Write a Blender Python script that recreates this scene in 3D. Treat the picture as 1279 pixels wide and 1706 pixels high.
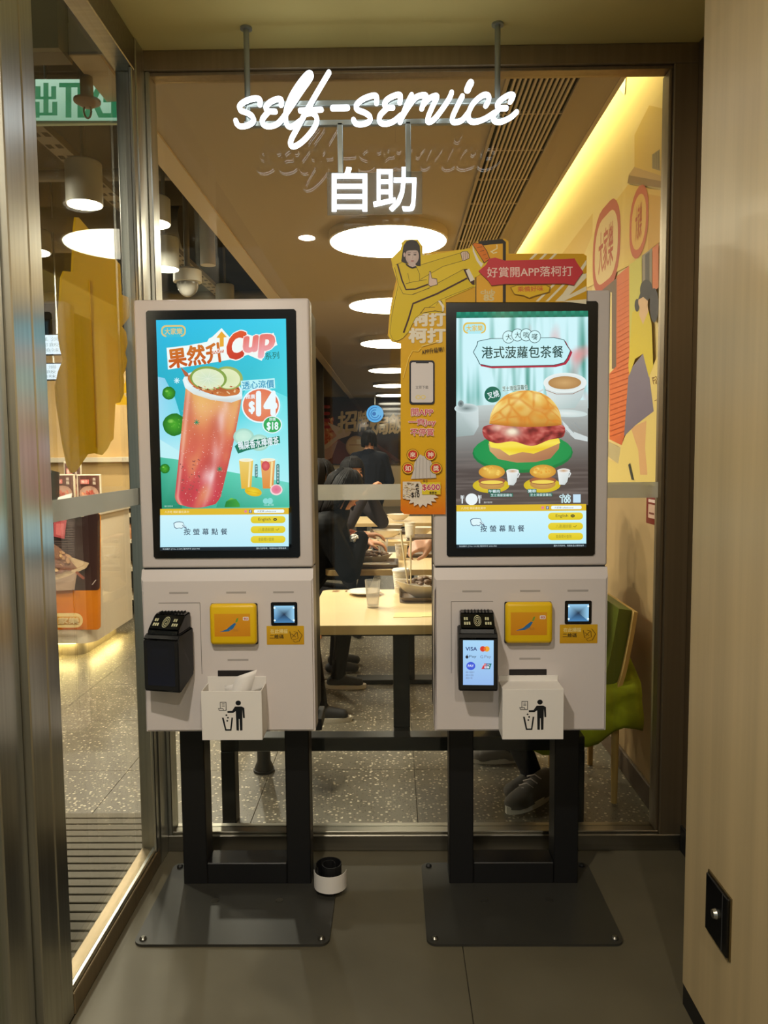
import bpy, bmesh, math, random
from mathutils import Vector, Matrix, noise
import numpy as np
from mathutils.geometry import tessellate_polygon

# ---------------------------------------------------------------- scene, camera, light
for o in list(bpy.data.objects):
    bpy.data.objects.remove(o)
SC = bpy.context.scene
COL = SC.collection
random.seed(7)
PI = math.pi
FPX, CX, CY, EYE = 1281.0, 639.5, 853.0, 1.5
_p, _y, _r = math.radians(4.5), math.radians(0.7), math.radians(-0.5)
_fh = Vector((-math.sin(_y), math.cos(_y), 0))
_R0 = Vector((math.cos(_y), math.sin(_y), 0))
_F = _fh * math.cos(_p) - Vector((0, 0, math.sin(_p)))
_U0 = _fh * math.sin(_p) + Vector((0, 0, math.cos(_p)))
_R = _R0 * math.cos(_r) + _U0 * math.sin(_r)
_U = _U0 * math.cos(_r) - _R0 * math.sin(_r)
EYEV = Vector((0, 0, EYE))
cam = bpy.data.cameras.new('camera')
cam.sensor_fit = 'VERTICAL'
cam.sensor_height = 36.0
cam.lens = 36.0 * FPX / 1706.0
cam.clip_start = 0.05
camo = bpy.data.objects.new('camera', cam)
COL.objects.link(camo)
camo.matrix_world = Matrix(((_R.x, _U.x, -_F.x, 0), (_R.y, _U.y, -_F.y, 0), (_R.z, _U.z, -_F.z, EYE), (0, 0, 0, 1)))
SC.camera = camo
SC.view_settings.view_transform = 'Standard'
SC.view_settings.look = 'None'
SC.view_settings.exposure = 0.0
SC.view_settings.gamma = 1.0
SC.view_settings.use_curve_mapping = False
W = bpy.data.worlds.new('world')
SC.world = W
W.use_nodes = True
W.node_tree.nodes['Background'].inputs['Color'].default_value = (0.88, 0.96, 0.90, 1)
W.node_tree.nodes['Background'].inputs['Strength'].default_value = 0.22
SC.cycles.max_bounces = 8
SC.cycles.transparent_max_bounces = 16
SC.cycles.sample_clamp_indirect = 3.0
SC.cycles.use_denoising = True


def spot_area(name, loc, size, power, color, rot=(0, 0, 0), spread=PI):
    l = bpy.data.lights.new(name, 'AREA')
    l.shape = 'DISK'
    l.size = size
    l.energy = power
    l.color = color
    l.spread = spread
    o = bpy.data.objects.new(name, l)
    COL.objects.link(o)
    o.location = loc
    o.rotation_euler = rot
    return o


def ray(x, y):
    return _F + _R * ((x - CX) / FPX) - _U * ((y - CY) / FPX)


def atY(x, y, v):
    r = ray(x, y)
    return EYEV + r * (v / r.y)


def atX(x, y, v):
    r = ray(x, y)
    return EYEV + r * (v / r.x)


def atZ(x, y, v):
    r = ray(x, y)
    return EYEV + r * ((v - EYE) / r.z)


# ---------------------------------------------------------------- materials
def lin(c):
    return tuple(((v / 255.0) / 12.92 if v / 255.0 <= 0.04045 else ((v / 255.0 + 0.055) / 1.055) ** 2.4) for v in c[:3])


MATS = {}


def mat(name, col, rough=0.5, metal=0.0, spec=0.5, emit=None, estr=1.0, var=0.0, vscale=(8, 8, 8), bump=0.0, trans=0.0, coat=0.0, alpha=1.0):
    if name in MATS:
        return MATS[name]
    m = bpy.data.materials.new(name)
    m.use_nodes = True
    nt = m.node_tree
    b = nt.nodes['Principled BSDF']
    c = lin(col)
    b.inputs['Base Color'].default_value = (*c, 1)
    b.inputs['Roughness'].default_value = rough
    b.inputs['Metallic'].default_value = metal
    b.inputs['Specular IOR Level'].default_value = spec
    b.inputs['Coat Weight'].default_value = coat
    b.inputs['Coat Roughness'].default_value = 0.05
    b.inputs['Alpha'].default_value = alpha
    b.inputs['Transmission Weight'].default_value = trans
    if emit:
        b.inputs['Emission Color'].default_value = (*lin(emit), 1)
        b.inputs['Emission Strength'].default_value = estr
    if var or bump:
        tc = nt.nodes.new('ShaderNodeTexCoord')
        mp = nt.nodes.new('ShaderNodeMapping')
        mp.inputs['Scale'].default_value = vscale
        nz = nt.nodes.new('ShaderNodeTexNoise')
        nz.inputs['Scale'].default_value = 1.0
        nz.inputs['Detail'].default_value = 4
        nt.links.new(tc.outputs['Object'], mp.inputs[0])
        nt.links.new(mp.outputs[0], nz.inputs['Vector'])
        if var:
            rp = nt.nodes.new('ShaderNodeValToRGB')
            rp.color_ramp.elements[0].position = 0.3
            rp.color_ramp.elements[1].position = 0.7
            rp.color_ramp.elements[0].color = (*[v * (1 - var) for v in c], 1)
            rp.color_ramp.elements[1].color = (*[min(1, v * (1 + var)) for v in c], 1)
            nt.links.new(nz.outputs[0], rp.inputs[0])
            nt.links.new(rp.outputs[0], b.inputs['Base Color'])
        if bump:
            bp = nt.nodes.new('ShaderNodeBump')
            bp.inputs['Strength'].default_value = bump
            bp.inputs['Distance'].default_value = 0.01
            nt.links.new(nz.outputs[0], bp.inputs['Height'])
            nt.links.new(bp.outputs[0], b.inputs['Normal'])
    MATS[name] = m
    return m


def emat(name, col, strength):
    if name in MATS:
        return MATS[name]
    m = bpy.data.materials.new(name)
    m.use_nodes = True
    nt = m.node_tree
    nt.nodes.remove(nt.nodes['Principled BSDF'])
    e = nt.nodes.new('ShaderNodeEmission')
    e.inputs[0].default_value = (*lin(col), 1)
    e.inputs[1].default_value = strength
    nt.links.new(e.outputs[0], nt.nodes['Material Output'].inputs[0])
    MATS[name] = m
    return m


def glass_mat(name, tint=(245, 250, 245), f0=1.45, frost=0.0, scale=1.0):
    m = bpy.data.materials.new(name)
    m.use_nodes = True
    nt = m.node_tree
    nt.nodes.remove(nt.nodes['Principled BSDF'])
    t = nt.nodes.new('ShaderNodeBsdfTransparent')
    t.inputs[0].default_value = (*lin(tint), 1)
    g = nt.nodes.new('ShaderNodeBsdfGlossy')
    g.inputs['Roughness'].default_value = 0.0
    fr = nt.nodes.new('ShaderNodeFresnel')
    fr.inputs[0].default_value = f0
    ml = nt.nodes.new('ShaderNodeMath')
    ml.operation = 'MULTIPLY'
    ml.inputs[1].default_value = scale
    nt.links.new(fr.outputs[0], ml.inputs[0])
    mx = nt.nodes.new('ShaderNodeMixShader')
    nt.links.new(ml.outputs[0], mx.inputs[0])
    nt.links.new(t.outputs[0], mx.inputs[1])
    nt.links.new(g.outputs[0], mx.inputs[2])
    out = mx
    if frost:
        d = nt.nodes.new('ShaderNodeBsdfTranslucent')
        d.inputs[0].default_value = (0.9, 0.88, 0.85, 1)
        d2 = nt.nodes.new('ShaderNodeBsdfDiffuse')
        d2.inputs[0].default_value = (0.9, 0.88, 0.85, 1)
        a = nt.nodes.new('ShaderNodeMixShader')
        a.inputs[0].default_value = 0.3
        nt.links.new(d.outputs[0], a.inputs[1])
        nt.links.new(d2.outputs[0], a.inputs[2])
        m2 = nt.nodes.new('ShaderNodeMixShader')
        m2.inputs[0].default_value = frost
        nt.links.new(mx.outputs[0], m2.inputs[1])
        nt.links.new(a.outputs[0], m2.inputs[2])
        out = m2
    nt.links.new(out.outputs[0], nt.nodes['Material Output'].inputs[0])
    MATS[name] = m
    return m


def vcol_mat(name, strength=0.0, rough=0.4, spec=0.4):
    m = bpy.data.materials.new(name)
    m.use_nodes = True
    nt = m.node_tree
    b = nt.nodes['Principled BSDF']
    a = nt.nodes.new('ShaderNodeVertexColor')
    a.layer_name = 'Col'
    b.inputs['Roughness'].default_value = rough
    b.inputs['Specular IOR Level'].default_value = spec
    if strength:
        b.inputs['Base Color'].default_value = (0.01, 0.01, 0.01, 1)
        nt.links.new(a.outputs[0], b.inputs['Emission Color'])
        b.inputs['Emission Strength'].default_value = strength
    else:
        nt.links.new(a.outputs[0], b.inputs['Base Color'])
    MATS[name] = m
    return m


def terrazzo(name):
    m = bpy.data.materials.new(name)
    m.use_nodes = True
    nt = m.node_tree
    b = nt.nodes['Principled BSDF']
    g = nt.nodes.new('ShaderNodeNewGeometry')
    mp = nt.nodes.new('ShaderNodeMapping')
    nt.links.new(g.outputs['Position'], mp.inputs[0])
    prev = None
    base = nt.nodes.new('ShaderNodeTexNoise')
    base.inputs['Scale'].default_value = 3
    rp = nt.nodes.new('ShaderNodeValToRGB')
    rp.color_ramp.elements[0].color = (*lin((84, 78, 66)), 1)
    rp.color_ramp.elements[1].color = (*lin((102, 95, 80)), 1)
    nt.links.new(mp.outputs[0], base.inputs['Vector'])
    nt.links.new(base.outputs[0], rp.inputs[0])
    prev = rp.outputs[0]
    for sc, th, col in ((55, 0.30, (160, 150, 128)), (90, 0.30, (58, 52, 42)), (38, 0.22, (190, 180, 156))):
        v = nt.nodes.new('ShaderNodeTexVoronoi')
        v.inputs['Scale'].default_value = sc
        nt.links.new(mp.outputs[0], v.inputs['Vector'])
        l = nt.nodes.new('ShaderNodeMath')
        l.operation = 'LESS_THAN'
        l.inputs[1].default_value = th
        nt.links.new(v.outputs['Distance'], l.inputs[0])
        s = nt.nodes.new('ShaderNodeSeparateColor')
        nt.links.new(v.outputs['Color'], s.inputs[0])
        k = nt.nodes.new('ShaderNodeMath')
        k.operation = 'GREATER_THAN'
        k.inputs[1].default_value = 0.45
        nt.links.new(s.outputs[0], k.inputs[0])
        q = nt.nodes.new('ShaderNodeMath')
        q.operation = 'MULTIPLY'
        nt.links.new(l.outputs[0], q.inputs[0])
        nt.links.new(k.outputs[0], q.inputs[1])
        mx = nt.nodes.new('ShaderNodeMix')
        mx.data_type = 'RGBA'
        nt.links.new(q.outputs[0], mx.inputs[0])
        nt.links.new(prev, mx.inputs[6])
        mx.inputs[7].default_value = (*lin(col), 1)
        prev = mx.outputs[2]
    nt.links.new(prev, b.inputs['Base Color'])
    b.inputs['Roughness'].default_value = 0.38
    MATS[name] = m
    return m


WHITE = mat('kiosk white plastic', (214, 206, 203), 0.42)
BLACK = mat('black powder steel', (16, 16, 17), 0.45)
BLKGL = mat('black glossy plastic', (9, 9, 10), 0.18)
BLKPL = mat('black plastic', (22, 22, 23), 0.5)
STEEL = mat('brushed steel', (196, 196, 188), 0.30, 1.0, var=0.10, vscale=(90, 90, 1.5))
STEELD = mat('dark bronze steel', (150, 134, 108), 0.42, 0.85, var=0.08, vscale=(60, 60, 1.0))
STEELH = mat('horizontal brushed steel', (150, 146, 134), 0.34, 1.0, var=0.10, vscale=(1.5, 60, 60))
WOOD = mat('pale ash veneer', (200, 178, 134), 0.45, var=0.10, vscale=(18, 18, 0.6))
WOODT = mat('pale table laminate', (226, 200, 150), 0.35, var=0.04, vscale=(2, 12, 12))
PLATE = mat('dark painted floor plate', (48, 47, 42), 0.42, var=0.10, vscale=(4, 4, 4))
STONE = mat('grey brown stone slab', (88, 82, 64), 0.55, var=0.14, vscale=(3, 3, 3), bump=0.04)
TERR = terrazzo('terrazzo')
CREAM = mat('cream ceiling paint', (208, 190, 118), 0.8)
TAN = mat('tan ceiling paint', (170, 155, 134), 0.85)
TANL = mat('tan ceiling trim', (200, 184, 158), 0.8)
DARKC = mat('dark open ceiling', (62, 55, 44), 0.9, var=0.2, vscale=(2, 2, 2))
DUCT = mat('grey duct', (116, 108, 94), 0.6)
WALLB = mat('beige wall', (214, 190, 150), 0.8)
GLASS = glass_mat('clear glass', (248, 251, 248), 1.5, 0.0, 0.95)
GLASS2 = glass_mat('side glass', (248, 250, 246), 1.45, 0.0, 0.28)
FROST = glass_mat('frosted strip', (240, 246, 240), 1.45, 0.62)
YEL = mat('yellow plastic', (232, 190, 8), 0.4)
YELB = mat('yellow board back', (238, 198, 8), 0.55)
_nt = YELB.node_tree
_tl = _nt.nodes.new('ShaderNodeBsdfTranslucent')
_tl.inputs[0].default_value = (*lin((255, 226, 12)), 1)
_mx = _nt.nodes.new('ShaderNodeMixShader')
_mx.inputs[0].default_value = 0.5
_nt.links.new(_nt.nodes['Principled BSDF'].outputs[0], _mx.inputs[1])
_nt.links.new(_tl.outputs[0], _mx.inputs[2])
_nt.links.new(_mx.outputs[0], _nt.nodes['Material Output'].inputs[0])
WPAP = mat('white card', (232, 228, 222), 0.6)
GREEN = mat('green leatherette', (100, 108, 30), 0.45)
LIME = mat('lime fabric', (156, 166, 18), 0.85, var=0.15, vscale=(20, 20, 20))
CERAM = mat('white melamine', (228, 218, 200), 0.3)
TRAYM = mat('grey brown tray', (108, 92, 78), 0.45)
CUPP = mat('cream paper cup', (236, 226, 206), 0.55)
FOOD = mat('braised meat', (112, 84, 60), 0.5, var=0.4, vscale=(60, 60, 60), bump=0.6)
SKIN = mat('skin', (205, 150, 118), 0.55)
HAIRM = mat('black hair', (20, 16, 15), 0.6, spec=0.12, var=0.3, vscale=(60, 60, 8))
JKT = mat('black jacket', (13, 13, 15), 0.75, spec=0.12, var=0.25, vscale=(14, 14, 14), bump=0.3)
NAVY = mat('navy jacket', (20, 23, 33), 0.7, spec=0.12)
TROU = mat('dark trousers', (22, 20, 21), 0.8, spec=0.12)
PRINT = vcol_mat('printed board', 0.0, 0.42)
SCREEN = vcol_mat('lit display', 1.0, 0.08, 0.5)
MURAL = vcol_mat('mural print', 0.0, 0.6, 0.3)
GLOSSP = vcol_mat('glossy dark mural', 0.0, 0.06, 1.0)


# ---------------------------------------------------------------- object helpers
def wloc(p):
    v = Vector((0, 0, 0))
    while p:
        v += p.location
        p = p.parent
    return v


def setp(o, label=None, cat=None, group=None, kind=None):
    if label: o['label'] = label
    if cat: o['category'] = cat
    if group: o['group'] = group
    if kind: o['kind'] = kind
    return o


def thing(name, loc, label, cat, group=None):
    o = bpy.data.objects.new(name, None)
    o.empty_display_size = 0.05
    COL.objects.link(o)
    o.location = loc
    return setp(o, label, cat, group)


def link_mesh(name, me, parent=None, shift=None):
    o = bpy.data.objects.new(name, me)
    COL.objects.link(o)
    if parent:
        o.parent = parent
    if shift is not None:
        o.location = shift
    return o


class MB:
    def __init__(s):
        s.bm = bmesh.new()

    def _bev(s, vs, bev, seg):
        if bev > 0:
            es = list({e for v in vs for e in v.link_edges})
            bmesh.ops.bevel(s.bm, geom=es, offset=bev, segments=seg, affect='EDGES', profile=0.5)

    def box(s, x0, x1, y0, y1, z0, z1, bev=0.0, seg=2):
        vs = [s.bm.verts.new((x, y, z)) for x in (x0, x1) for y in (y0, y1) for z in (z0, z1)]
        for f in ((0, 1, 3, 2), (4, 6, 7, 5), (0, 4, 5, 1), (2, 3, 7, 6), (0, 2, 6, 4), (1, 5, 7, 3)):
            s.bm.faces.new([vs[i] for i in f])
        s._bev(vs, bev, seg)
        return s

    def prism(s, pts, d0, d1, axis='y', bev=0.0):
        """pts 2D outline; extruded along axis: y -> (a,d,b), x -> (d,a,b), z -> (a,b,d)."""
        def mk(a, b, d):
            return (a, d, b) if axis == 'y' else (d, a, b) if axis == 'x' else (a, b, d)
        A = [s.bm.verts.new(mk(a, b, d0)) for a, b in pts]
        B = [s.bm.verts.new(mk(a, b, d1)) for a, b in pts]
        n = len(pts)
        for T, rev in ((A, 1), (B, 0)):
            for t in tessellate_polygon([[Vector((a, b, 0)) for a, b in pts]]):
                try:
                    s.bm.faces.new([T[i] for i in (t if rev else t[::-1])])
                except ValueError:
                    pass
        for i in range(n):
            try:
                s.bm.faces.new((A[i], A[(i + 1) % n], B[(i + 1) % n], B[i]))
            except ValueError:
                pass
        return s

    def cyl(s, p0, p1, r0, r1=None, seg=16, cap=True):
        r1 = r0 if r1 is None else r1
        p0, p1 = Vector(p0), Vector(p1)
        d = (p1 - p0).normalized()
        u = d.orthogonal().normalized()
        w = d.cross(u)
        A, B = [], []
        for i in range(seg):
            a = 2 * PI * i / seg
            k = u * math.cos(a) + w * math.sin(a)
            A.append(s.bm.verts.new(p0 + k * r0))
            B.append(s.bm.verts.new(p1 + k * r1))
        for i in range(seg):
            s.bm.faces.new((A[i], A[(i + 1) % seg], B[(i + 1) % seg], B[i]))
        if cap:
            s.bm.faces.new(A[::-1])
            s.bm.faces.new(B)
        return s

    def tube(s, path, r, seg=8):
        pts = [Vector(p) for p in path]
        rings = []
        u = None
        for i, p in enumerate(pts):
            d = (pts[min(i + 1, len(pts) - 1)] - pts[max(i - 1, 0)]).normalized()
            u = d.orthogonal().normalized() if u is None else (u - d * u.dot(d)).normalized()
            w = d.cross(u)
            rr = r[i] if isinstance(r, (list, tuple)) else r
            rings.append([s.bm.verts.new(p + (u * math.cos(2 * PI * k / seg) + w * math.sin(2 * PI * k / seg)) * rr) for k in range(seg)])
        for a, b in zip(rings, rings[1:]):
            for k in range(seg):
                s.bm.faces.new((a[k], a[(k + 1) % seg], b[(k + 1) % seg], b[k]))
        s.bm.faces.new(rings[0][::-1])
        s.bm.faces.new(rings[-1])
        return s

    def lathe(s, prof, c, seg=24, sx=1.0, sy=1.0):
        rings = []
        for r, z in prof:
            rings.append([s.bm.verts.new((c[0] + math.cos(2 * PI * k / seg) * r * sx, c[1] + math.sin(2 * PI * k / seg) * r * sy, c[2] + z)) for k in range(seg)])
        for a, b in zip(rings, rings[1:]):
            for k in range(seg):
                s.bm.faces.new((a[k], a[(k + 1) % seg], b[(k + 1) % seg], b[k]))
        s.bm.faces.new(rings[0][::-1])
        s.bm.faces.new(rings[-1])
        return s

    def ell(s, c, r, u=14, v=8, rot=None):
        M = Matrix.Translation(c) @ (rot if rot else Matrix()) @ Matrix.Diagonal((r[0], r[1], r[2], 1))
        bmesh.ops.create_uvsphere(s.bm, u_segments=u, v_segments=v, radius=1.0, matrix=M)
        return s

    def capsule(s, p0, p1, r0, r1, seg=12):
        p0, p1 = Vector(p0), Vector(p1)
        s.cyl(p0, p1, r0, r1, seg)
        s.ell(p0, (r0, r0, r0), seg, 8)
        s.ell(p1, (r1, r1, r1), seg, 8)
        return s

    def mesh(s, name, m, origin):
        bmesh.ops.recalc_face_normals(s.bm, faces=s.bm.faces[:])
        bmesh.ops.translate(s.bm, vec=-origin, verts=s.bm.verts[:])
        me = bpy.data.meshes.new(name)
        s.bm.to_mesh(me)
        s.bm.free()
        for q in (m if isinstance(m, (list, tuple)) else [m]):
            me.materials.append(q)
        return me

    def build(s, name, m, parent=None, smooth=0, own=False):
        """vertices are in world coordinates; a top-level mesh gets its origin at its base."""
        if parent is None or own:
            xs = [v.co for v in s.bm.verts]
            org = Vector(((min(v.x for v in xs) + max(v.x for v in xs)) / 2, (min(v.y for v in xs) + max(v.y for v in xs)) / 2, min(v.z for v in xs)))
        else:
            org = wloc(parent)
        me = s.mesh(name, m, org)
        if smooth:
            me.shade_smooth() if smooth >= 180 else smooth_angle(me, smooth)
        return link_mesh(name, me, parent, org - wloc(parent) if parent else org)


def smooth_angle(me, deg):
    me.shade_smooth()
    bm = bmesh.new()
    bm.from_mesh(me)
    t = math.radians(deg)
    for e in bm.edges:
        if len(e.link_faces) == 2 and e.calc_face_angle(0) > t:
            e.smooth = False
    bm.to_mesh(me)
    bm.free()


def clone(o, dloc=(0, 0, 0), label=None, parent=None, rz=None):
    c = o.copy()
    COL.objects.link(c)
    c.parent = parent
    if parent is None:
        c.location = o.location + Vector(dloc)
        if rz is not None:
            c.rotation_euler.z = rz
    if label:
        c['label'] = label
    for ch in list(o.children):
        clone(ch, parent=c)
    return c


# ---------------------------------------------------------------- flat print: one mesh per printed picture
_tcache = {}


def glyphs(s):
    k = s
    if k in _tcache:
        return _tcache[k]
    cu = bpy.data.curves.new('txt', 'FONT')
    cu.body = s
    cu.size = 1.0
    cu.resolution_u = 3
    ob = bpy.data.objects.new('txt', cu)
    me = ob.to_mesh()
    vs = [(v.co.x, v.co.y) for v in me.vertices]
    fs = [tuple(p.vertices) for p in me.polygons]
    ob.to_mesh_clear()
    bpy.data.objects.remove(ob)
    bpy.data.curves.remove(cu)
    _tcache[k] = (vs, fs)
    return vs, fs


class Art:
    """collects flat coloured shapes given in source pixels; mapf turns a pixel into panel (a, b)."""
    def __init__(s, mapf, step=0.00006):
        s.map = mapf
        s.v, s.f, s.c = [], [], []
        s.lay = 0
        s.step = step

    def _add(s, pts, faces, cols):
        n = len(s.v)
        for (x, y), c in zip(pts, cols):
            a, b = s.map(x, y)
            s.v.append((a, b, s.lay * s.step))
            s.c.append(lin(c))
        s.f += [tuple(i + n for i in f) for f in faces]
        s.lay += 1

    def poly(s, pts, col):
        cols = col if isinstance(col, list) else [col] * len(pts)
        s._add(pts, tessellate_polygon([[Vector((x, y, 0)) for x, y in pts]]), cols)

    def rect(s, x0, y0, x1, y1, col, col2=None):
        c2 = col2 or col
        s._add([(x0, y0), (x1, y0), (x1, y1), (x0, y1)], [(0, 1, 2, 3)], [col, col, c2, c2])

    def rrect(s, x0, y0, x1, y1, r, col, col2=None, n=5):
        pts = []
        for cx, cy, a0 in ((x1 - r, y0 + r, -90), (x1 - r, y1 - r, 0), (x0 + r, y1 - r, 90), (x0 + r, y0 + r, 180)):
            for i in range(n + 1):
                a = math.radians(a0 + 90 * i / n)
                pts.append((cx + r * math.cos(a), cy + r * math.sin(a)))
        if col2:
            cols = [tuple(u + (w - u) * (p[1] - y0) / (y1 - y0) for u, w in zip(col, col2)) for p in pts]
        else:
            cols = [col] * len(pts)
        m = ((x0 + x1) / 2, (y0 + y1) / 2)
        mc = tuple((u + w) / 2 for u, w in zip(col, col2 or col))
        s._add([m] + pts, [(0, i + 1, (i + 1) % len(pts) + 1) for i in range(len(pts))], [mc] + cols)

    def ell(s, cx, cy, rx, ry, col, rim=None, rot=0, n=28, jit=0.0):
        rim = rim or col
        a0 = math.radians(rot)
        pts = [(cx, cy)]
        for i in range(n):
            a = 2 * PI * i / n
            k = 1 + random.uniform(-jit, jit)
            x, y = rx * math.cos(a) * k, ry * math.sin(a) * k
            pts.append((cx + x * math.cos(a0) - y * math.sin(a0), cy + x * math.sin(a0) + y * math.cos(a0)))
        s._add(pts, [(0, i + 1, (i + 1) % n + 1) for i in range(n)], [col] + [rim] * n)

    def star(s, cx, cy, r0, r1, n, col):
        s.poly([(cx + (r0 if i % 2 else r1) * math.cos(PI * i / n), cy + (r0 if i % 2 else r1) * math.sin(PI * i / n)) for i in range(2 * n)], col)

    def line(s, pts, w, col):
        P, F, C = [], [], []
        for i, p in enumerate(pts):
            a, b = pts[max(i - 1, 0)], pts[min(i + 1, len(pts) - 1)]
            dx, dy = b[0] - a[0], b[1] - a[1]
            l = math.hypot(dx, dy) or 1
            P += [(p[0] - dy / l * w / 2, p[1] + dx / l * w / 2), (p[0] + dy / l * w / 2, p[1] - dx / l * w / 2)]
            C += [col, col]
            if i:
                F.append((2 * i - 2, 2 * i - 1, 2 * i + 1, 2 * i))
        s._add(P, F, C)

    def grid(s, pos, col, nu, nv):
        """smoothly shaded patch: pos(u, v) and col(u, v) over the unit square."""
        P, C = [], []
        for j in range(nv + 1):
            for i in range(nu + 1):
                P.append(pos(i / nu, j / nv))
                C.append(col(i / nu, j / nv))
        n = nu + 1
        s._add(P, [(j * n + i, j * n + i + 1, (j + 1) * n + i + 1, (j + 1) * n + i) for j in range(nv) for i in range(nu)], C)

    def text(s, t, x0, y0, x1, y1, col, bold=0.0, rot=0, shear=0.0, outline=None, ow=0.03, col2=None):
        rv, fs = glyphs(t)
        if not rv:
            return
        ax, bx = min(v[0] for v in rv), max(v[0] for v in rv)
        ay, by = min(v[1] for v in rv), max(v[1] for v in rv)
        sx, sy = (x1 - x0) / (bx - ax), (y1 - y0) / max(by - ay, 1e-6)
        a = math.radians(rot)
        mx, my = (x0 + x1) / 2, (y0 + y1) / 2
        for w, c, c2 in ([(bold + ow, outline, None)] if outline else []) + [(bold, col, col2)]:
            n = 1 if w <= 0.004 else 4 if w < .025 else 8
            for k in range(n):
                pts, cols = [], []
                du, dv = (w * math.cos(2 * PI * k / n + .785), w * math.sin(2 * PI * k / n + .785)) if n > 1 else (0, 0)
                for u, v in rv:
                    X = x0 + (u + du - ax) * sx - mx
                    Y = y1 - (v + dv - ay) * sy - my
                    X -= Y * shear
                    pts.append((mx + X * math.cos(a) - Y * math.sin(a), my + X * math.sin(a) + Y * math.cos(a)))
                    q = max(0, min(1, (v - ay) / max(by - ay, 1e-6)))
                    cols.append(tuple(e * (1 - q) + g * q for e, g in zip(c2, c)) if c2 else c)
                s._add(pts, fs, cols)

    def build(s, name, m, parent, frame):
        """frame(a, b, h) -> world point."""
        me = bpy.data.meshes.new(name)
        org = wloc(parent) if parent else Vector((0, 0, 0))
        me.from_pydata([Vector(frame(*v)) - org for v in s.v], [], s.f)
        at = me.color_attributes.new('Col', 'FLOAT_COLOR', 'POINT')
        for i, c in enumerate(s.c):
            at.data[i].color = (*c, 1)
        me.materials.append(m)
        return link_mesh(name, me, parent)


# ---------------------------------------------------------------- the setting
def struct(name, mb, m, parent=None, smooth=0):
    o = mb.build(name, m, parent, smooth)
    if parent is None:
        o['kind'] = 'structure'
    return o


def empty_struct(name, loc):
    o = bpy.data.objects.new(name, None)
    o.empty_display_size = 0.05
    COL.objects.link(o)
    o.location = loc
    o['kind'] = 'structure'
    return o


GROUT = mat('dark joint', (62, 56, 45), 0.9)
fl = struct('floor', MB().box(-0.865, 1.07, -1.6, 2.80, -0.10, -0.006), GROUT)
xs = [-0.865, 0.2, 1.07]
ys = [-1.6, -0.2, 1.2, 2.80]
for i in range(2):
    for j in range(3):
        struct('slab', MB().box(xs[i] + 0.0012, xs[i + 1] - 0.0012, ys[j] + 0.0012, ys[j + 1] - 0.0012, -0.006, 0, 0.0008, 1), STONE, fl)
mb = MB().box(-7.0, 1.10, 2.80, 12.37, -0.10, -0.006)
f2 = struct('floor', mb, GROUT)
struct('far_floor', MB().box(-7.0, 3.0, 12.372, 22.0, -0.10, 0), TERR, f2)
TP = 0.68
first = None
for i in range(-9, 2):
    for j in range(0, 14):
        x0 = 0.09 + (i - 1) * TP
        y0 = 2.85 + (j) * TP
        if i == 1 and first:
            o = link_mesh('tile', edge_me, f2, Vector((x0, y0, 0)) - wloc(f2))
            continue
        if first is None:
            first = MB().box(0.001, TP - 0.001, 0.001, TP - 0.001, -0.006, 0, 0.0008, 1).mesh('tile', TERR, Vector((0, 0, 0)))
            edge_me = first
        o = link_mesh('tile', first, f2, Vector((x0, y0, 0)) - wloc(f2))
xe = 0.09 + TP
for j in range(0, 14):
    struct('tile', MB().box(xe + 0.001, 1.099, 2.851 + j * TP, 2.849 + (j + 1) * TP, -0.006, 0), TERR, f2)
# entrance floor left of the side glass
f3 = struct('floor', MB().box(-7.0, -0.865, -1.6, 2.80, -0.10, -0.012), STONE)
matt = thing('entrance_mat', (-1.9, 1.9, -0.012), 'dark ribbed entrance mat inside the side glass', 'mat')
MATM = mat('mat rib grey', (92, 84, 68), 0.7, var=0.12, vscale=(6, 6, 6))
MATB = mat('mat base', (28, 26, 22), 0.9)
MB().box(-3.0, -0.93, 0.6, 3.10, -0.012, -0.004).build('mat_base', MATB, matt)
rib = None
for k in range(50):
    y0 = 0.61 + k * 0.0498
    if rib is None:
        rib = MB().box(-2.99, -0.935, 0, 0.041, -0.004, 0.004, 0.002, 1).mesh('rib', MATM, Vector((-1.9, 0, -0.012)))
    link_mesh('rib', rib, matt, Vector((0, y0 - 1.9, 0)))

ceil = struct('ceiling', MB().box(-0.90, 1.09, -1.6, 2.80, 2.90, 3.00), CREAM)
hatch = struct('access_panel', MB().box(-0.36, 0.02, 2.05, 2.43, 2.897, 2.90, 0.001, 1), CREAM, ceil)
struct('panel_gap', MB().box(-0.364, 0.024, 2.046, 2.434, 2.8985, 2.9), GROUT, ceil)

# wood clad wall on the right, steel return beside the window
wr = struct('wall_right', MB().box(0.772, 1.09, -1.6, 1.985, 0.06, 2.90, 0.002, 1), WOOD)
struct('baseboard_right', MB().box(0.774, 1.088, -1.6, 1.983, 0, 0.06), BLKPL)
tr = struct('trim_1', MB().box(1.068, 1.12, 1.985, 2.79, 0.10, 2.90), STEELD)
struct('skirting', MB().box(1.062, 1.12, 1.987, 2.785, 0.0, 0.10, 0.003, 1), BLKPL, tr)
struct('edge_strip', MB().box(1.055, 1.068, 2.03, 2.06, 0.10, 2.90, 0.002, 1), STEEL, tr)

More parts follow.
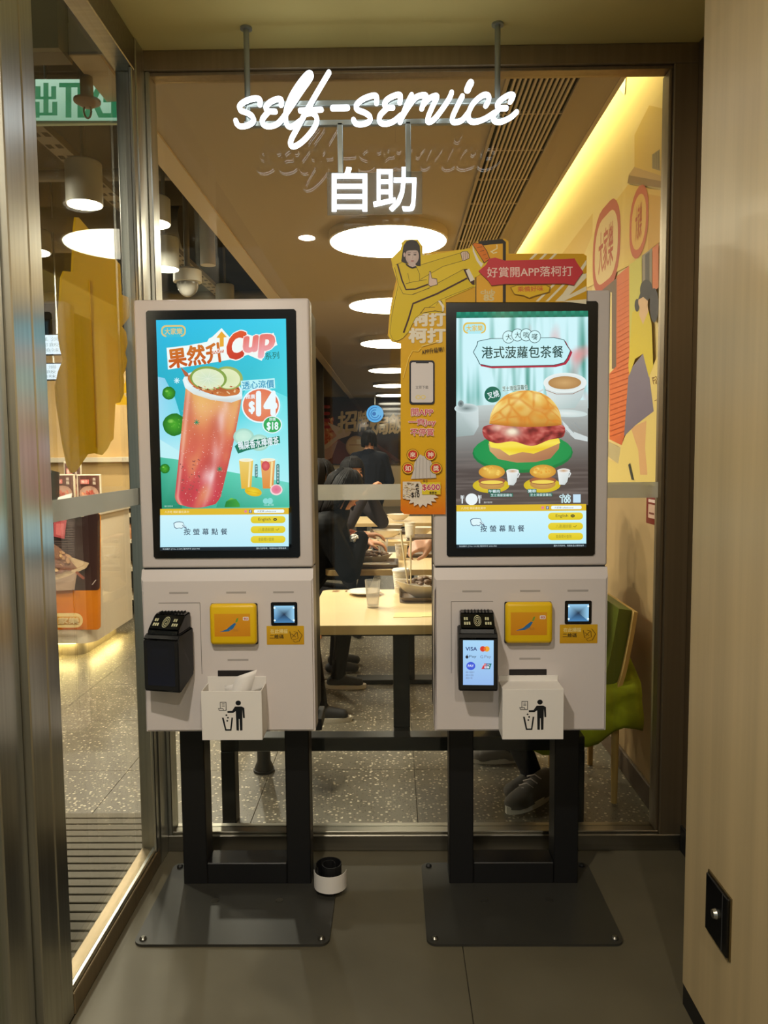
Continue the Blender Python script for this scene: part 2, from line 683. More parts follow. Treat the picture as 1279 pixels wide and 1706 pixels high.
# front window
win = empty_struct('window_1', (0.1, 2.83, 0))
struct('header', MB().box(-0.90, 1.07, 2.785, 2.88, 2.832, 2.90, 0.003, 1), STEELD, win)
struct('header_bead', MB().box(-0.85, 0.985, 2.80, 2.86, 2.820, 2.832, 0.002, 1), STEELD, win)
struct('sill', MB().box(-0.86, 1.07, 2.785, 2.88, 0.0, 0.062, 0.003, 1), STEELH, win)
struct('sill_bead', MB().box(-0.85, 0.985, 2.80, 2.87, 0.062, 0.070, 0.002, 1), STEELH, win)
struct('side_post', MB().box(0.985, 1.07, 2.785, 2.88, 0.062, 2.832, 0.003, 1), STEELD, win)
struct('post_bead', MB().box(0.973, 0.985, 2.80, 2.87, 0.070, 2.82, 0.003, 1), STEELD, win)
struct('pane', MB().box(-0.86, 0.975, 2.836, 2.846, 0.07, 2.825), GLASS, win)
struct('frosted_strip', MB().box(-0.86, 0.975, 2.8348, 2.8358, 1.322, 1.380), FROST, win)
# corner post between the two glass walls
tr2 = empty_struct('trim_2', (-0.88, 2.80, 0))
struct('corner_post', MB().box(-0.93, -0.858, 2.70, 2.88, 0, 2.90, 0.003, 1), STEEL, tr2)
struct('glazing_bead', MB().box(-0.858, -0.842, 2.79, 2.87, 0.062, 2.832, 0.003, 1), STEEL, tr2)
struct('glazing_bead', MB().box(-0.875, -0.862, 2.665, 2.70, 0.062, 2.79, 0.003, 1), STEEL, tr2)
# side window
w2 = empty_struct('window_2', (-0.89, 2.3, 0))
struct('header', MB().box(-0.93, -0.862, 1.94, 2.70, 2.79, 2.90, 0.003, 1), STEELH, w2)
struct('sill', MB().box(-0.93, -0.862, 1.94, 2.70, 0, 0.062, 0.003, 1), STEELD, w2)
struct('sill_bead', MB().box(-0.885, -0.868, 1.945, 2.69, 0.062, 0.075, 0.004, 1), STEEL, w2)
struct('pane', MB().box(-0.902, -0.892, 1.935, 2.705, 0.062, 2.80), GLASS2, w2)
struct('frosted_strip', MB().box(-0.8915, -0.8908, 1.94, 2.70, 1.322, 1.380), FROST, w2)
# steel jamb and glass door at the left edge
tr3 = empty_struct('trim_3', (-0.88, 1.83, 0))
struct('jamb', MB().box(-0.935, -0.865, 1.872, 1.94, 0, 2.90, 0.003, 1), STEEL, tr3)
struct('jamb', MB().box(-0.935, -0.865, 1.775, 1.868, 0, 2.90, 0.003, 1), STEEL, tr3)
dr = empty_struct('door_1', (-0.9, 1.25, 0))
struct('stile', MB().box(-0.925, -0.885, 1.66, 1.772, 0.01, 2.5, 0.003, 1), STEEL, dr)
struct('pane', MB().box(-0.91, -0.90, 0.75, 1.66, 0.10, 2.45), GLASS2, dr)
struct('bottom_rail', MB().box(-0.925, -0.885, 0.75, 1.66, 0.01, 0.10, 0.003, 1), STEEL, dr)

# dining room shell
DZ = 2.95
c2 = struct('ceiling', MB().box(-1.15, 0.92, 2.89, 21.0, DZ, DZ + 0.06), TAN)
struct('edge_trim', MB().box(-1.16, -1.05, 2.888, 21.0, DZ - 0.012, DZ + 0.10), TANL, c2)
struct('fascia', MB().box(-1.155, 1.1, 2.882, 2.89, DZ - 0.012, DZ + 0.34), TAN, c2)
struct('cove_lip', MB().box(0.90, 0.92, 2.89, 21.0, DZ - 0.004, DZ + 0.055), TANL, c2)
struct('cove_lid', MB().box(0.70, 1.10, 2.89, 21.0, DZ + 0.36, DZ + 0.40), TAN, c2)
struct('bulkhead', MB().box(-1.145, -1.12, 2.89, 21.0, DZ + 0.06, 3.92), TAN, c2)
cv = thing('cove_light', (0.9, 12, DZ + 0.31), 'long warm strip light hidden above the ceiling edge along mural wall', 'light')
MB().box(0.86, 0.905, 2.95, 20.9, DZ + 0.33, DZ + 0.36, 0.004, 1).build('channel', STEEL, cv)
MB().prism([(0.906, DZ + 0.359), (0.935, DZ + 0.359), (0.906, DZ + 0.315)], 2.96, 20.88).build('strip', emat('cove glow', (255, 230, 160), 38.0), cv)
c3 = struct('ceiling', MB().box(-7.0, -1.15, 2.92, 21.0, 3.92, 4.0), DARKC)
c4 = struct('ceiling', MB().box(-7.0, -0.93, -1.6, 2.92, 3.40, 3.48), DARKC)
struct('door_beam', MB().box(-7.0, -1.16, 2.80, 2.92, 2.92, 3.48), DUCT, c4)
wm = struct('wall_mural', MB().box(1.07, 1.14, 2.88, 21.0, 0, 3.40), mat('ochre wall', (176, 146, 100), 0.75, var=0.06, vscale=(1, 1, 3)))
wb = struct('wall_back', MB().box(-7.0, 1.10, 21.0, 21.1, 0, 3.92), WALLB)
struct('wall_left', MB().box(-7.1, -7.0, -1.6, 21.0, 0, 4.0), DARKC)
wk = struct('wall_kitchen', MB().box(-7.0, -1.95, 9.4, 9.5, 0, 2.75), mat('warm kitchen wall', (216, 180, 120), 0.7))
struct('wall_beyond', MB().box(-7.0, -1.25, 14.0, 14.1, 0, 3.92), DARKC)
struct('baseboard_mural', MB().box(1.055, 1.07, 2.89, 21.0, 0, 0.10, 0.003, 1), mat('dark wood skirting', (84, 66, 46), 0.6))

# open ceiling services
def pipe(label, p0, p1, r, m, cat='pipe'):
    return setp(MB().cyl(p0, p1, r, r, 14).build('ceiling_pipe', m, None, 40), label, cat)


pipe('thick grey duct crossing the open ceiling left of the tan ceiling', (-1.9, 7.2, 3.55), (-6.9, 7.2, 3.55), 0.20, DUCT, 'duct')
pipe('thin grey pipe along the open ceiling next to the tan ceiling edge', (-1.55, 3.1, 3.6), (-1.55, 13.9, 3.6), 0.05, DUCT)
pipe('pale vertical pipe dropping from the open ceiling by the bulkhead', (-1.45, 6.2, 2.98), (-1.45, 6.2, 3.9), 0.06, mat('pale pipe', (176, 164, 146), 0.6))
pipe('thin dark pipe crossing high under the open ceiling', (-1.2, 5.4, 3.4), (-6.9, 5.4, 3.4), 0.04, DUCT)
pipe('lower dark pipe crossing far under the open ceiling', (-1.2, 9.0, 3.3), (-6.9, 9.0, 3.3), 0.06, DUCT)
tray = thing('cable_tray', (-1.75, 6.0, 3.1), 'perforated grey steel cable channel hanging under the open ceiling', 'cable tray')
MB().box(-1.80, -1.70, 3.0, 12.0, 3.10, 3.105).build('channel', DUCT, tray)
MB().box(-1.80, -1.795, 3.0, 12.0, 3.105, 3.14).build('flange', DUCT, tray)
MB().box(-1.705, -1.70, 3.0, 12.0, 3.105, 3.14).build('flange', DUCT, tray)
hole = MB().box(-0.015, 0.015, 0, 0.05, -0.0012, 0).mesh('slot', mat('slot dark', (40, 36, 30), 0.9), Vector((0, 0, 0)))
for k in range(60):
    for dx in (-0.025, 0.025):
        link_mesh('slot', hole, tray, Vector((dx, -2.95 + k * 0.15, 0)))

# grille in the tan ceiling
gr = thing('ceiling_grille', (0.6, 4.3, DZ), 'long slatted air grille in the tan ceiling', 'air vent')
MB().box(0.46, 0.74, 3.03, 5.75, DZ - 0.002, DZ).build('void_backing', mat('vent void black', (14, 11, 8), 0.9), gr)  # black sheet stands in for the unlit void above the slats
for a in ((0.45, 0.465, 3.02, 5.76), (0.735, 0.75, 3.02, 5.76), (0.465, 0.735, 3.02, 3.035), (0.465, 0.735, 5.745, 5.76)):
    MB().box(*a, DZ - 0.016, DZ - 0.002).build('frame', TAN, gr)
sl = MB().box(-0.0045, 0.0045, 3.035, 5.745, DZ - 0.016, DZ - 0.003).mesh('slat', TANL, Vector((0, 4.3, DZ)))
for k in range(12):
    link_mesh('slat', sl, gr, Vector((0.4855 - 0.6 + k * 0.0208 + 0.469 - 0.469, 0, 0)))
for k in range(6):
    y = 3.42 + k * 0.40
    MB().box(0.465, 0.735, y, y + 0.012, DZ - 0.014, DZ - 0.004).build('cross_bar', TAN, gr)
MB().box(0.44, 0.80, 2.955, 2.965, DZ - 0.003, DZ).build('edge_bead', STEELD, gr)

# round ceiling lamps
LAMP = emat('lamp diffuser', (255, 241, 218), 15.0)
def round_lamp(y, label):
    t = thing('ceiling_lamp', (-0.02, y, DZ), label, 'ceiling light', 'round lamps along the tan ceiling')
    MB().lathe([(0.30, 0), (0.395, 0), (0.395, -0.055), (0.388, -0.055), (0.388, -0.06)], (-0.02, y, DZ), 48).build('rim', TANL, t, 40)
    MB().lathe([(0.387, -0.058), (0.384, -0.066), (0.36, -0.072)], (-0.02, y, DZ), 48).build('diffuser', LAMP, t, 60)
for i, (y, l) in enumerate(((5.25, 'nearest and largest round ceiling lamp just below the lit sign'), (7.5, 'second round ceiling lamp from the window'), (10.1, 'third round ceiling lamp from the window'),
                            (13.4, 'fourth round ceiling lamp from the window'), (16.5, 'fifth round ceiling lamp from the window'), (19.3, 'farthest round ceiling lamp, next to the dark back mural'))):
    round_lamp(y, l)

# can lamps hanging in the open ceiling
CANB = mat('grey can lamp', (150, 148, 138), 0.5)
CANE = emat('can lamp glow', (255, 240, 214), 14.0)
def can(x, y, z, r, h, label):
    t = thing('can_lamp', (x, y, z), label, 'ceiling light', 'can lamps in the open ceiling')
    MB().lathe([(r, 0.0), (r, h), (r * 0.9, h + 0.01)], (x, y, z), 28).build('housing', CANB, t, 40)
    MB().lathe([(r * 0.93, -0.006), (r * 0.93, 0.0)], (x, y, z), 28).build('lens', CANE, t, 40)
    lo = spot_area('can_lamp_light', (0, 0, -.02), r * 1.6, 45, (1.0, .90, .74))
    lo.parent = t
    MB().cyl((x, y, z + h), (x, y, 3.92 if y > 2.92 else 3.4), 0.012, 0.012, 8).build('stem', DUCT, t)
can(-1.555, 4.0, 2.765, 0.09, 0.20, 'nearest grey can lamp, seen through the side glass')
can(-1.50, 5.2, 2.72, 0.09, 0.20, 'grey can lamp seen just above the left kiosk')
can(-1.40, 4.6, 2.84, 0.11, 0.14, 'wide can lamp behind the corner post, above the other can lamp')
can(-2.95, 6.4, 3.15, 0.16, 0.16, 'can lamp beside the steel jamb at the left')
can(-1.62, 7.6, 2.92, 0.09, 0.20, 'small far can lamp beside the tan ceiling edge')
for i, (x, y) in enumerate(((-3.4, 4.6), (-4.6, 6.2), (-3.2, 8.4), (-2.2, 3.6))):  # extra cans added to brighten the left side of the room
    can(x, y, 2.9, 0.10, 0.20, ('added fill can lamp over the entrance mat', 'added fill can lamp over the far end of the counter', 'added fill can lamp in front of the kitchen wall', 'added fill can lamp beside the exit sign')[i])
dm = thing('dome_camera', (-1.46, 5.6, 2.66), 'white dome security camera hanging above the left kiosk', 'camera')
x, y, z = -1.46, 5.6, 2.66
MB().lathe([(0.045, 0.05), (0.10, 0.06), (0.10, 0.14), (0.06, 0.16)], (x, y, z), 24).build('housing', mat('camera white', (200, 196, 184), 0.4), dm, 40)
MB().ell((x, y, z + 0.055), (0.078, 0.078, 0.10), 20, 12).build('dome', mat('dome smoke', (120, 116, 108), 0.12), dm, 180)
MB().cyl((x, y, z + 0.15), (x, y, 3.92), 0.02, 0.02, 10).build('stem', DUCT, dm)

# exit sign hanging inside the entrance, seen from behind
ex = thing('exit_sign', atY(128, 205, 3.25), 'hanging green and white exit sign with mirrored lettering, seen from behind', 'sign')
e0, e1 = atY(55, 205, 3.25), atY(202, 128, 3.25)
MB().box(e0.x, e1.x, 3.26, 3.285, e0.z, e1.z, 0.003, 1).build('box', mat('exit box', (170, 196, 176), 0.4), ex)
A = Art(lambda x, y: (x, y))
A.rect(59, 132, 198, 201, (196, 236, 214), (150, 196, 170))
G = (38, 128, 88)
def mir(t, x0, y0, x1, y1, b):
    vs, fs = glyphs(t)
    ax, bx = min(v[0] for v in vs), max(v[0] for v in vs)
    ay, by = min(v[1] for v in vs), max(v[1] for v in vs)
    for dx in (-2.5, -1, 1, 2.5):
        A._add([(dx + x1 - (v[0] - ax) / (bx - ax) * (x1 - x0), y1 - (v[1] - ay) / (by - ay) * (y1 - y0)) for v in vs], fs, [G] * len(vs))
mir('出', 60, 138, 93, 196, 0.03)
mir('EXIT', 101, 138, 192, 196, 0.03)
def fr_exit(a, b, h):
    p = atY(a, b, 3.2595)
    return (p.x, 3.2595 - h, p.z)
EXM = vcol_mat('exit sign face', 1.0, 0.4)
A.build('sign_face', EXM, ex, fr_exit)
for xx in (e0.x + 0.05, e1.x - 0.05):
    MB().cyl((xx, 3.27, e1.z), (xx, 3.27, 3.92), 0.006, 0.006, 8).build('hanger', STEEL, ex)
sp = thing('sprinkler', atY(147, 195, 3.05), 'round sprinkler rose on a stub pipe in front of the exit sign', 'sprinkler')
p = atY(145, 165, 3.05)
MB().cyl(p + Vector((0, 0, 0)), Vector((p.x, p.y, 3.9)), 0.024, 0.024, 14).build('stub', DUCT, sp, 40)
MB().lathe([(0.02, 0.0), (0.05, -0.004), (0.05, -0.012), (0.02, -0.03)], p, 20).build('rose', mat('rose brown', (128, 104, 84), 0.5), sp, 40)
MB().tube([p + Vector((0.014 * math.cos(a), 0, -0.045 + 0.026 * math.sin(a))) for a in [i * 2 * PI / 12 for i in range(13)]], 0.004, 6).build('frame', mat('brass brown', (110, 80, 52), 0.3, 0.8), sp, 180)


# ---------------------------------------------------------------- lit sign
YS = 2.63
sg = thing('neon_sign', (-0.04, YS, 2.3), 'lit white script sign hung from the ceiling above the kiosks', 'sign')
NEON = emat('neon white', (240, 248, 255), 2.2)
NEONS = emat('neon edge', (236, 246, 255), 6.0)
NBACK = mat('letter back', (96, 96, 92), 0.5)
SGM = mat('sign rail grey', (150, 156, 150), 0.35, 0.6)


def spline(pts, n=7):
    P = [Vector(p) for p in pts]
    out = []
    for i in range(len(P) - 1):
        a, b, c, d = P[max(i - 1, 0)], P[i], P[i + 1], P[min(i + 2, len(P) - 1)]
        for k in range(n):
            t = k / n
            out.append(0.5 * ((2 * b) + (c - a) * t + (2 * a - 5 * b + 4 * c - d) * t * t + (3 * b - a - 3 * c + d) * t ** 3))
    out.append(P[-1])
    return out


def stroke(mb, pts, w, y0, y1):
    """flat channel-letter stroke: ribbon with round ends, pts are (x, z)."""
    n = len(pts)
    L, Rr = [], []
    for i, p in enumerate(pts):
        d = (pts[min(i + 1, n - 1)] - pts[max(i - 1, 0)]).normalized()
        q = Vector((-d.y, d.x)) * w / 2
        L.append(p + q)
        Rr.append(p - q)
    def cap(c, d):
        a0 = math.atan2(d.y, d.x)
        return [c + Vector((math.cos(a0 + a), math.sin(a0 + a))) * w / 2 for a in [PI / 2 * k / 3 for k in (-2, -1, 0, 1, 2)]]
    e1 = cap(pts[-1], (pts[-1] - pts[-2]).normalized())
    e0 = cap(pts[0], (pts[0] - pts[1]).normalized())
    bm = mb.bm
    def V(p, y):
        return bm.verts.new((p.x, y, p.y))
    rows = []
    for y in (y0, y1):
        rows.append(([V(p, y) for p in L], [V(p, y) for p in Rr], [V(p, y) for p in e1], [V(p, y) for p in e0]))
    for r, (l, q, a, b) in enumerate(rows):
        fs = []
        for i in range(n - 1):
            fs.append(bm.faces.new((l[i], l[i + 1], q[i + 1], q[i])))
        fs.append(bm.faces.new([q[-1]] + a + [l[-1]]))
        fs.append(bm.faces.new([l[0]] + b + [q[0]]))
        for f in fs:
            f.material_index = r
    f0, f1 = rows
    loop0 = f0[0] + f0[2][::-1] + f0[1][::-1] + f0[3][::-1]
    loop1 = f1[0] + f1[2][::-1] + f1[1][::-1] + f1[3][::-1]
    for i in range(len(loop0)):
        j = (i + 1) % len(loop0)
        bm.faces.new((loop0[i], loop0[j], loop1[j], loop1[i])).material_index = 2


def neon(strokes, ox, w=0.0150):
    mb = MB()
    for s in strokes:
        pts = []
        for x, y in s:
            p = atY(ox + x / 4.919, 100 + y / 4.919, YS)
            pts.append((p.x, p.z))
        stroke(mb, spline(pts), w, YS - 0.003, YS + 0.007)
    mb.build('letter', [NEON, NBACK, NEONS], sg)


A_, B_ = 380, 620
neon([[(258, 362), (258, 322), (215, 312), (140, 335), (95, 372), (102, 410), (152, 430), (196, 458), (204, 500), (165, 530), (105, 542), (70, 520), (62, 495)]], A_)
neon([[(432, 365), (434, 325), (400, 318), (340, 345), (308, 385), (325, 415), (385, 420)], [(325, 425), (282, 480), (285, 522), (330, 542), (400, 522), (452, 468)]], A_)
neon([[(450, 470), (520, 370), (600, 250), (660, 165), (680, 120), (655, 108), (590, 180), (520, 290), (478, 400), (470, 485), (490, 538), (530, 540), (585, 500)]], A_)
neon([[(825, 100), (760, 210), (690, 330), (625, 445), (560, 565), (520, 640), (510, 690), (540, 706), (600, 672), (670, 600), (718, 525), (724, 470), (690, 435), (620, 440)], [(590, 412), (670, 408), (762, 404)]], A_)
neon([[(856, 392), (915, 390), (976, 388)]], A_, 0.017)
neon([[(1215, 350), (1215, 298), (1180, 290), (1100, 320), (1050, 368), (1060, 405), (1120, 430), (1160, 462), (1155, 500), (1110, 522), (1050, 520), (1026, 488)]], A_)
neon([[(225, 345), (230, 290), (195, 285), (130, 315), (100, 355), (118, 386), (168, 388)], [(115, 398), (65, 450), (60, 500), (100, 522), (170, 502), (235, 450)]], B_)
neon([[(322, 285), (280, 370), (228, 505)], [(240, 470), (290, 390), (350, 310), (400, 288), (440, 292), (420, 350), (405, 395)]], B_)
neon([[(420, 360), (470, 310), (530, 295), (490, 385), (456, 470), (462, 505), (510, 480), (580, 390), (632, 310), (650, 265)]], B_)
neon([[(738, 295), (690, 390), (655, 475), (672, 508), (735, 490), (790, 425)]], B_)
neon([[(806, 186), (794, 206), (780, 240)]], B_, 0.021)
neon([[(930, 372), (955, 322), (945, 286), (900, 290), (830, 350), (790, 430), (795, 488), (840, 505), (920, 480), (1000, 430)]], B_)
neon([[(1130, 340), (1155, 290), (1120, 284), (1060, 320), (1026, 360), (1042, 390), (1098, 392)], [(1038, 400), (995, 450), (1000, 494), (1050, 505), (1130, 470), (1182, 425)]], B_)
for ch, x0, x1 in (('自', 553, 611), ('助', 622, 693)):
    vs, fs = glyphs(ch)
    ax, bx = min(v[0] for v in vs), max(v[0] for v in vs)
    ay, by = min(v[1] for v in vs), max(v[1] for v in vs)
    mb = MB()
    edges = {(f[i], f[(i + 1) % len(f)]) for f in fs for i in range(len(f))}
    for dx, dy in ((-.5, -.5), (.5, -.5), (.5, .5), (-.5, .5)):
        F, Bk = [], []
        for v in vs:
            q = atY(dx + x0 + (v[0] - ax) / (bx - ax) * (x1 - x0), dy + 351 - (v[1] - ay) / (by - ay) * 72, YS)
            F.append(mb.bm.verts.new((q.x, YS - 0.003, q.z)))
            Bk.append(mb.bm.verts.new((q.x, YS + 0.007, q.z)))
        for f in fs:
            for S, mi in ((F, 0), (Bk, 1)):
                mb.bm.faces.new([S[i] for i in f]).material_index = mi
        for a, b in edges:
            if (b, a) not in edges:
                mb.bm.faces.new((F[a], F[b], Bk[b], Bk[a])).material_index = 2
    mb.build('character', [NEON, NBACK, NEONS], sg)
p0, p1 = atY(545, 357, YS), atY(703, 284, YS)
MB().box(p0.x, p1.x, YS + 0.008, YS + 0.013, p0.z, p1.z).build('clear_plate', glass_mat('acrylic plate', (222, 224, 218), 1.45, 0.10), sg)
q0, q1 = atY(404, 170, YS), atY(846, 168, YS)
r0 = atY(404, 203, YS)
for zc in (q0.z, r0.z):
    MB().box(q0.x, q1.x, YS + 0.014, YS + 0.032, zc - 0.009, zc + 0.009, 0.002, 1).build('rail', SGM, sg)
for px in (410, 830):
    xx = atY(px, 150, YS).x
    MB().cyl((xx, YS + 0.023, r0.z - 0.01), (xx, YS + 0.023, 2.90), 0.0095, 0.0095, 14).build('rod', SGM, sg, 40)
    MB().lathe([(0.02, -0.006), (0.02, 0)], (xx, YS + 0.023, 2.90), 18).build('ceiling_flange', SGM, sg, 40)
for px in (566, 680):
    xx = atY(px, 240, YS).x
    MB().box(xx - 0.009, xx + 0.009, YS + 0.014, YS + 0.032, p1.z - 0.02, r0.z, 0.002, 1).build('strut', SGM, sg)

# ---------------------------------------------------------------- kiosk displays
CYAN, TEAL, OR, YL, WH, BK = (52, 200, 226), (60, 200, 186), (240, 132, 60), (226, 194, 40), (236, 250, 255), (20, 24, 28)


def order_bar(A, X0, X1, yb, yt):
    """ordering strip at the foot of the display: yt top of yellow band, yb bottom; drawn on 0..1 width."""
    def px(u): return X0 + (X1 - X0) * u
    H = yb - yt
    def py(v): return yt + H * v
    A.rect(px(0), py(0), px(1), py(.15), (222, 184, 44))
    A.text('八方吃 精彩盡在其中', px(.035), py(.045), px(.225), py(.105), (250, 236, 190))
    A.ell(px(.665), py(.075), 8, 8, (226, 130, 150))
    A.rrect(px(.692), py(.04), px(.712), py(.115), 2, (40, 80, 160))
    A.text('f', px(.698), py(.05), px(.707), py(.107), WH, 0.02)
    A.rrect(px(.73), py(.035), px(.965), py(.115), 8, WH)
    A.text('大家樂 cafedecoral', px(.755), py(.05), px(.90), py(.10), (110, 110, 120))
    A.rect(px(0), py(.15), px(1), py(.915), (206, 244, 252), (188, 236, 250))
    A.text('按', px(.185), py(.475), px(.235), py(.625), (40, 54, 80), .01)
    for i, ch in enumerate('螢幕點餐'):
        A.text(ch, px(.257 + i * .072), py(.475), px(.307 + i * .072), py(.625), (40, 54, 80), .01)
    hx, hy = px(.105), py(.30)
    hand = [(0, 10), (14, 2), (34, 0), (56, 4), (62, 20), (76, 34), (72, 42), (54, 34), (50, 44), (34, 40), (16, 44), (4, 34)]
    A.poly([(hx + a, hy + b) for a, b in hand], (70, 90, 120))
    A.poly([(hx + 4 + a * .9, hy + 4 + b * .82) for a, b in hand], (222, 246, 250))
    A.line([(hx + 52, hy + 22), (hx + 78, hy + 46)], 4, (70, 90, 120))
    for v, t, c in ((.275, 'English', (60, 60, 50)), (.51, '八達通餘額', (150, 140, 40)), (.745, '會員積分查詢', (150, 140, 40))):
        A.rrect(px(.705), py(v - .085), px(.975), py(v + .085), 20, (232, 212, 60), (222, 200, 30))
        A.text(t, px(.765), py(v - .045), px(.86 if t == 'English' else .885), py(v + .04), c)
    A.ell(px(.895), py(.27), 11, 8, (40, 44, 40))
    for k in (-5, 0, 5):
        A.ell(px(.895) + k, py(.27), 1.8, 1.8, (226, 210, 60))
    A.line([(px(.90), py(.51)), (px(.912), py(.53)), (px(.925), py(.485))], 3, (120, 110, 30))
    A.rect(px(0), py(.915), px(1), py(1), (22, 40, 52), (14, 26, 36))
    A.text('食品圖片 [7.No. 5.4.09] 僅供參考 2022-PRE', px(.02), py(.935), px(.31), py(.98), (196, 214, 220))
    A.text('圖片只供參考，有關食品以實物為準', px(.75), py(.935), px(.98), py(.98), (196, 214, 220))


def logo(A, x0, y0, x1, y1, col, inner, txt=True):
    h = y1 - y0
    A.rrect(x0, y0, x1, y1, h * .42, col)
    A.rrect(x0 + h * .13, y0 + h * .15, x1 - h * .13, y1 - h * .12, h * .32, inner)
    A.rect(x0 + h * .45, y1 - h * .16, x1 - h * .45, y1 + 1, inner)
    A.text('大家樂', x0 + h * .3, y0 + h * .26, x1 - h * .3, y1 - h * .2, col, .02)


def left_display():
    def mp(x, y):
        v = (y - 190) / (1533 - 190)
        xl, xr = 150 + 38 * v, 912 + 23 * v
        return ((x - xl) / (xr - xl), v)
    A = Art(mp)
    xl = lambda y: 150 + 38 * (y - 190) / 1343
    xr = lambda y: 912 + 23 * (y - 190) / 1343
    A.poly([(xl(190), 190), (xr(190), 190), (xr(1290), 1290), (xl(1290), 1290)], [(38, 186, 228), (64, 208, 236), (96, 214, 190), (24, 150, 120)])
    A.poly([(xl(515), 515), (200, 525), (260, 640), (300, 770), (300, 990), (xl(880), 880)], [(150, 212, 240), (140, 206, 236), (120, 214, 238), (120, 220, 236), (190, 240, 246), (160, 226, 244)])
    A.poly([(xl(880), 880), (300, 960), (300, 1010), (xl(985), 985)], (190, 240, 246))
    A.poly([(xl(985), 985), (280, 1000), (300, 1290), (xl(1290), 1290)], [(70, 186, 156), (90, 200, 170), (20, 132, 104), (24, 140, 108)])
    A.poly([(700, 540), (xr(640), 640), (xr(1140), 1140), (560, 1070), (600, 760)], [(110, 226, 236), (110, 226, 232), (170, 240, 246), (190, 244, 250), (90, 214, 226)])
    A.poly([(560, 1070), (xr(1140), 1140), (xr(1285), 1285), (xl(1285) + 320, 1285)], [(90, 206, 176), (110, 214, 196), (70, 190, 160), (40, 160, 126)])
    logo(A, 180, 220, 325, 287, (222, 196, 120), (60, 190, 214))
    # title
    A.poly([(212, 350), (330, 338), (450, 318), (460, 300), (480, 290), (535, 240), (580, 290), (590, 300), (640, 262), (760, 300), (840, 270), (862, 340), (800, 370), (770, 430), (690, 395), (590, 420), (470, 440), (330, 460), (220, 475)], (240, 250, 246))
    A.text('果然升', 222, 338, 548, 450, (206, 118, 40), .035, rot=-7, col2=(196, 84, 24))
    A.poly([(505, 295), (535, 258), (566, 292), (548, 294), (548, 345), (524, 348), (524, 297)], (232, 170, 50))
    A.text('C', 572, 270, 668, 412, (222, 88, 44), .05, rot=-6, shear=.25, outline=(250, 246, 240), col2=(200, 60, 40))
    A.text('up', 668, 290, 840, 408, (230, 120, 110), .05, rot=-6, shear=.2, outline=(250, 246, 240), col2=(240, 180, 190))
    A.text('500ml', 478, 358, 552, 384, (250, 250, 250), .01, rot=-3)
    A.text('系列', 790, 382, 872, 422, (40, 120, 110), .01, rot=-5)
    # limes
    for x, y, r in ((226, 612, 38), (258, 795, 66), (202, 1052, 28)):
        A.ell(x, y, r * 1.02, r, (74, 170, 40), (24, 112, 30), jit=.03)
        for k in range(8):
            a, q = random.uniform(0, 6.28), random.uniform(0, .7) * r
            A.ell(x + q * math.cos(a), y + q * math.sin(a), r * .1, r * .05, (120, 200, 70), (60, 150, 40), rot=random.uniform(0, 90), n=8)
        A.ell(x - r * .3, y - r * .3, r * .3, r * .2, (140, 210, 90), (76, 168, 42), n=12)
    A.poly([(552, 1282), (560, 1250), (590, 1228), (620, 1235), (640, 1262), (642, 1282)], [(30, 130, 50)] * 2 + [(130, 210, 80)] + [(60, 160, 60)] * 3)
    # cup
    def mix(a, b, t):
        t = max(0, min(1, t))
        return tuple(x + (y - x) * t for x, y in zip(a, b))
    def cpos(u, v):
        y0 = 575 + 65 * u
        y = y0 + v * (1285 - y0 - 22 * (2 * u - 1) ** 2 * (1 if v > .97 else 0))
        t = (y - 560) / 720
        l = 328 - 74 * t + (46 * ((t - .9) / .1) ** 2 if t > .9 else 0)
        r = 664 - 150 * t ** 1.25 - (34 * ((t - .9) / .1) ** 2 if t > .9 else 0)
        return (l + (r - l) * u, y)
    def ccol(u, v):
        n = noise.noise(Vector((u * 3.2, v * 4.0, 1.7)))
        c_ = mix((230, 176, 96), (216, 112, 84), v / .42) if v < .42 else mix((216, 112, 84), (202, 66, 78), (v - .42) / .45)
        c_ = mix(c_, (240, 196, 110), max(0, n) * 1.3 * (1 - abs(v - .5)))
        c_ = mix(c_, (176, 60, 56), max(0, -n) * .8)
        hl = math.exp(-((u - .72) / .09) ** 2) * (.35 + .4 * noise.noise(Vector((u * 9, v * 7, 4)))) * (1 - max(0, v - .75) * 2)
        c_ = mix(c_, (250, 226, 226), hl + .12 * math.exp(-((v - .16) / .1) ** 2) + .55 * math.exp(-((u - .62) / .12) ** 2 - ((v - .72) / .07) ** 2))
        c_ = mix(c_, (246, 200, 180), math.exp(-((u - .06) / .03) ** 2) * .6)
        return mix(c_, (186, 70, 66), math.exp(-((u - 1) / .04) ** 2) * .5)
    A.grid(cpos, ccol, 44, 64)
    for k in range(230):
        x, y = random.uniform(300, 640), random.uniform(660, 1250)
        if 320 - (y - 600) * .09 < x < 655 - (y - 640) * .21:
            A.ell(x, y, random.uniform(1.2, 2.6), random.uniform(1.2, 2.8), random.choice([(246, 196, 180), (236, 150, 130), (250, 220, 210)]), n=6)
    # rim and lemon slices
    A.ell(492, 575, 176, 74, (196, 214, 220), (226, 242, 244), rot=16)
    A.ell(496, 566, 158, 58, (150, 74, 40), (206, 120, 60), rot=16)
    A.ell(580, 530, 86, 66, (206, 222, 150), (150, 176, 90), rot=10)
    A.ell(576, 534, 74, 56, (214, 228, 176), (228, 236, 190), rot=10)
    A.ell(465, 530, 108, 68, (180, 200, 110), (130, 160, 70), rot=6)
    A.ell(463, 534, 94, 58, (206, 226, 200), (226, 236, 196), rot=6)
    for k in range(9):
        a = k * 2 * PI / 9
        A.line([(463, 534), (463 + 84 * math.cos(a), 534 + 50 * math.sin(a))], 2.5, (228, 238, 214))
    A.poly([(330, 520), (300, 462), (345, 500), (352, 520)], (176, 96, 60))
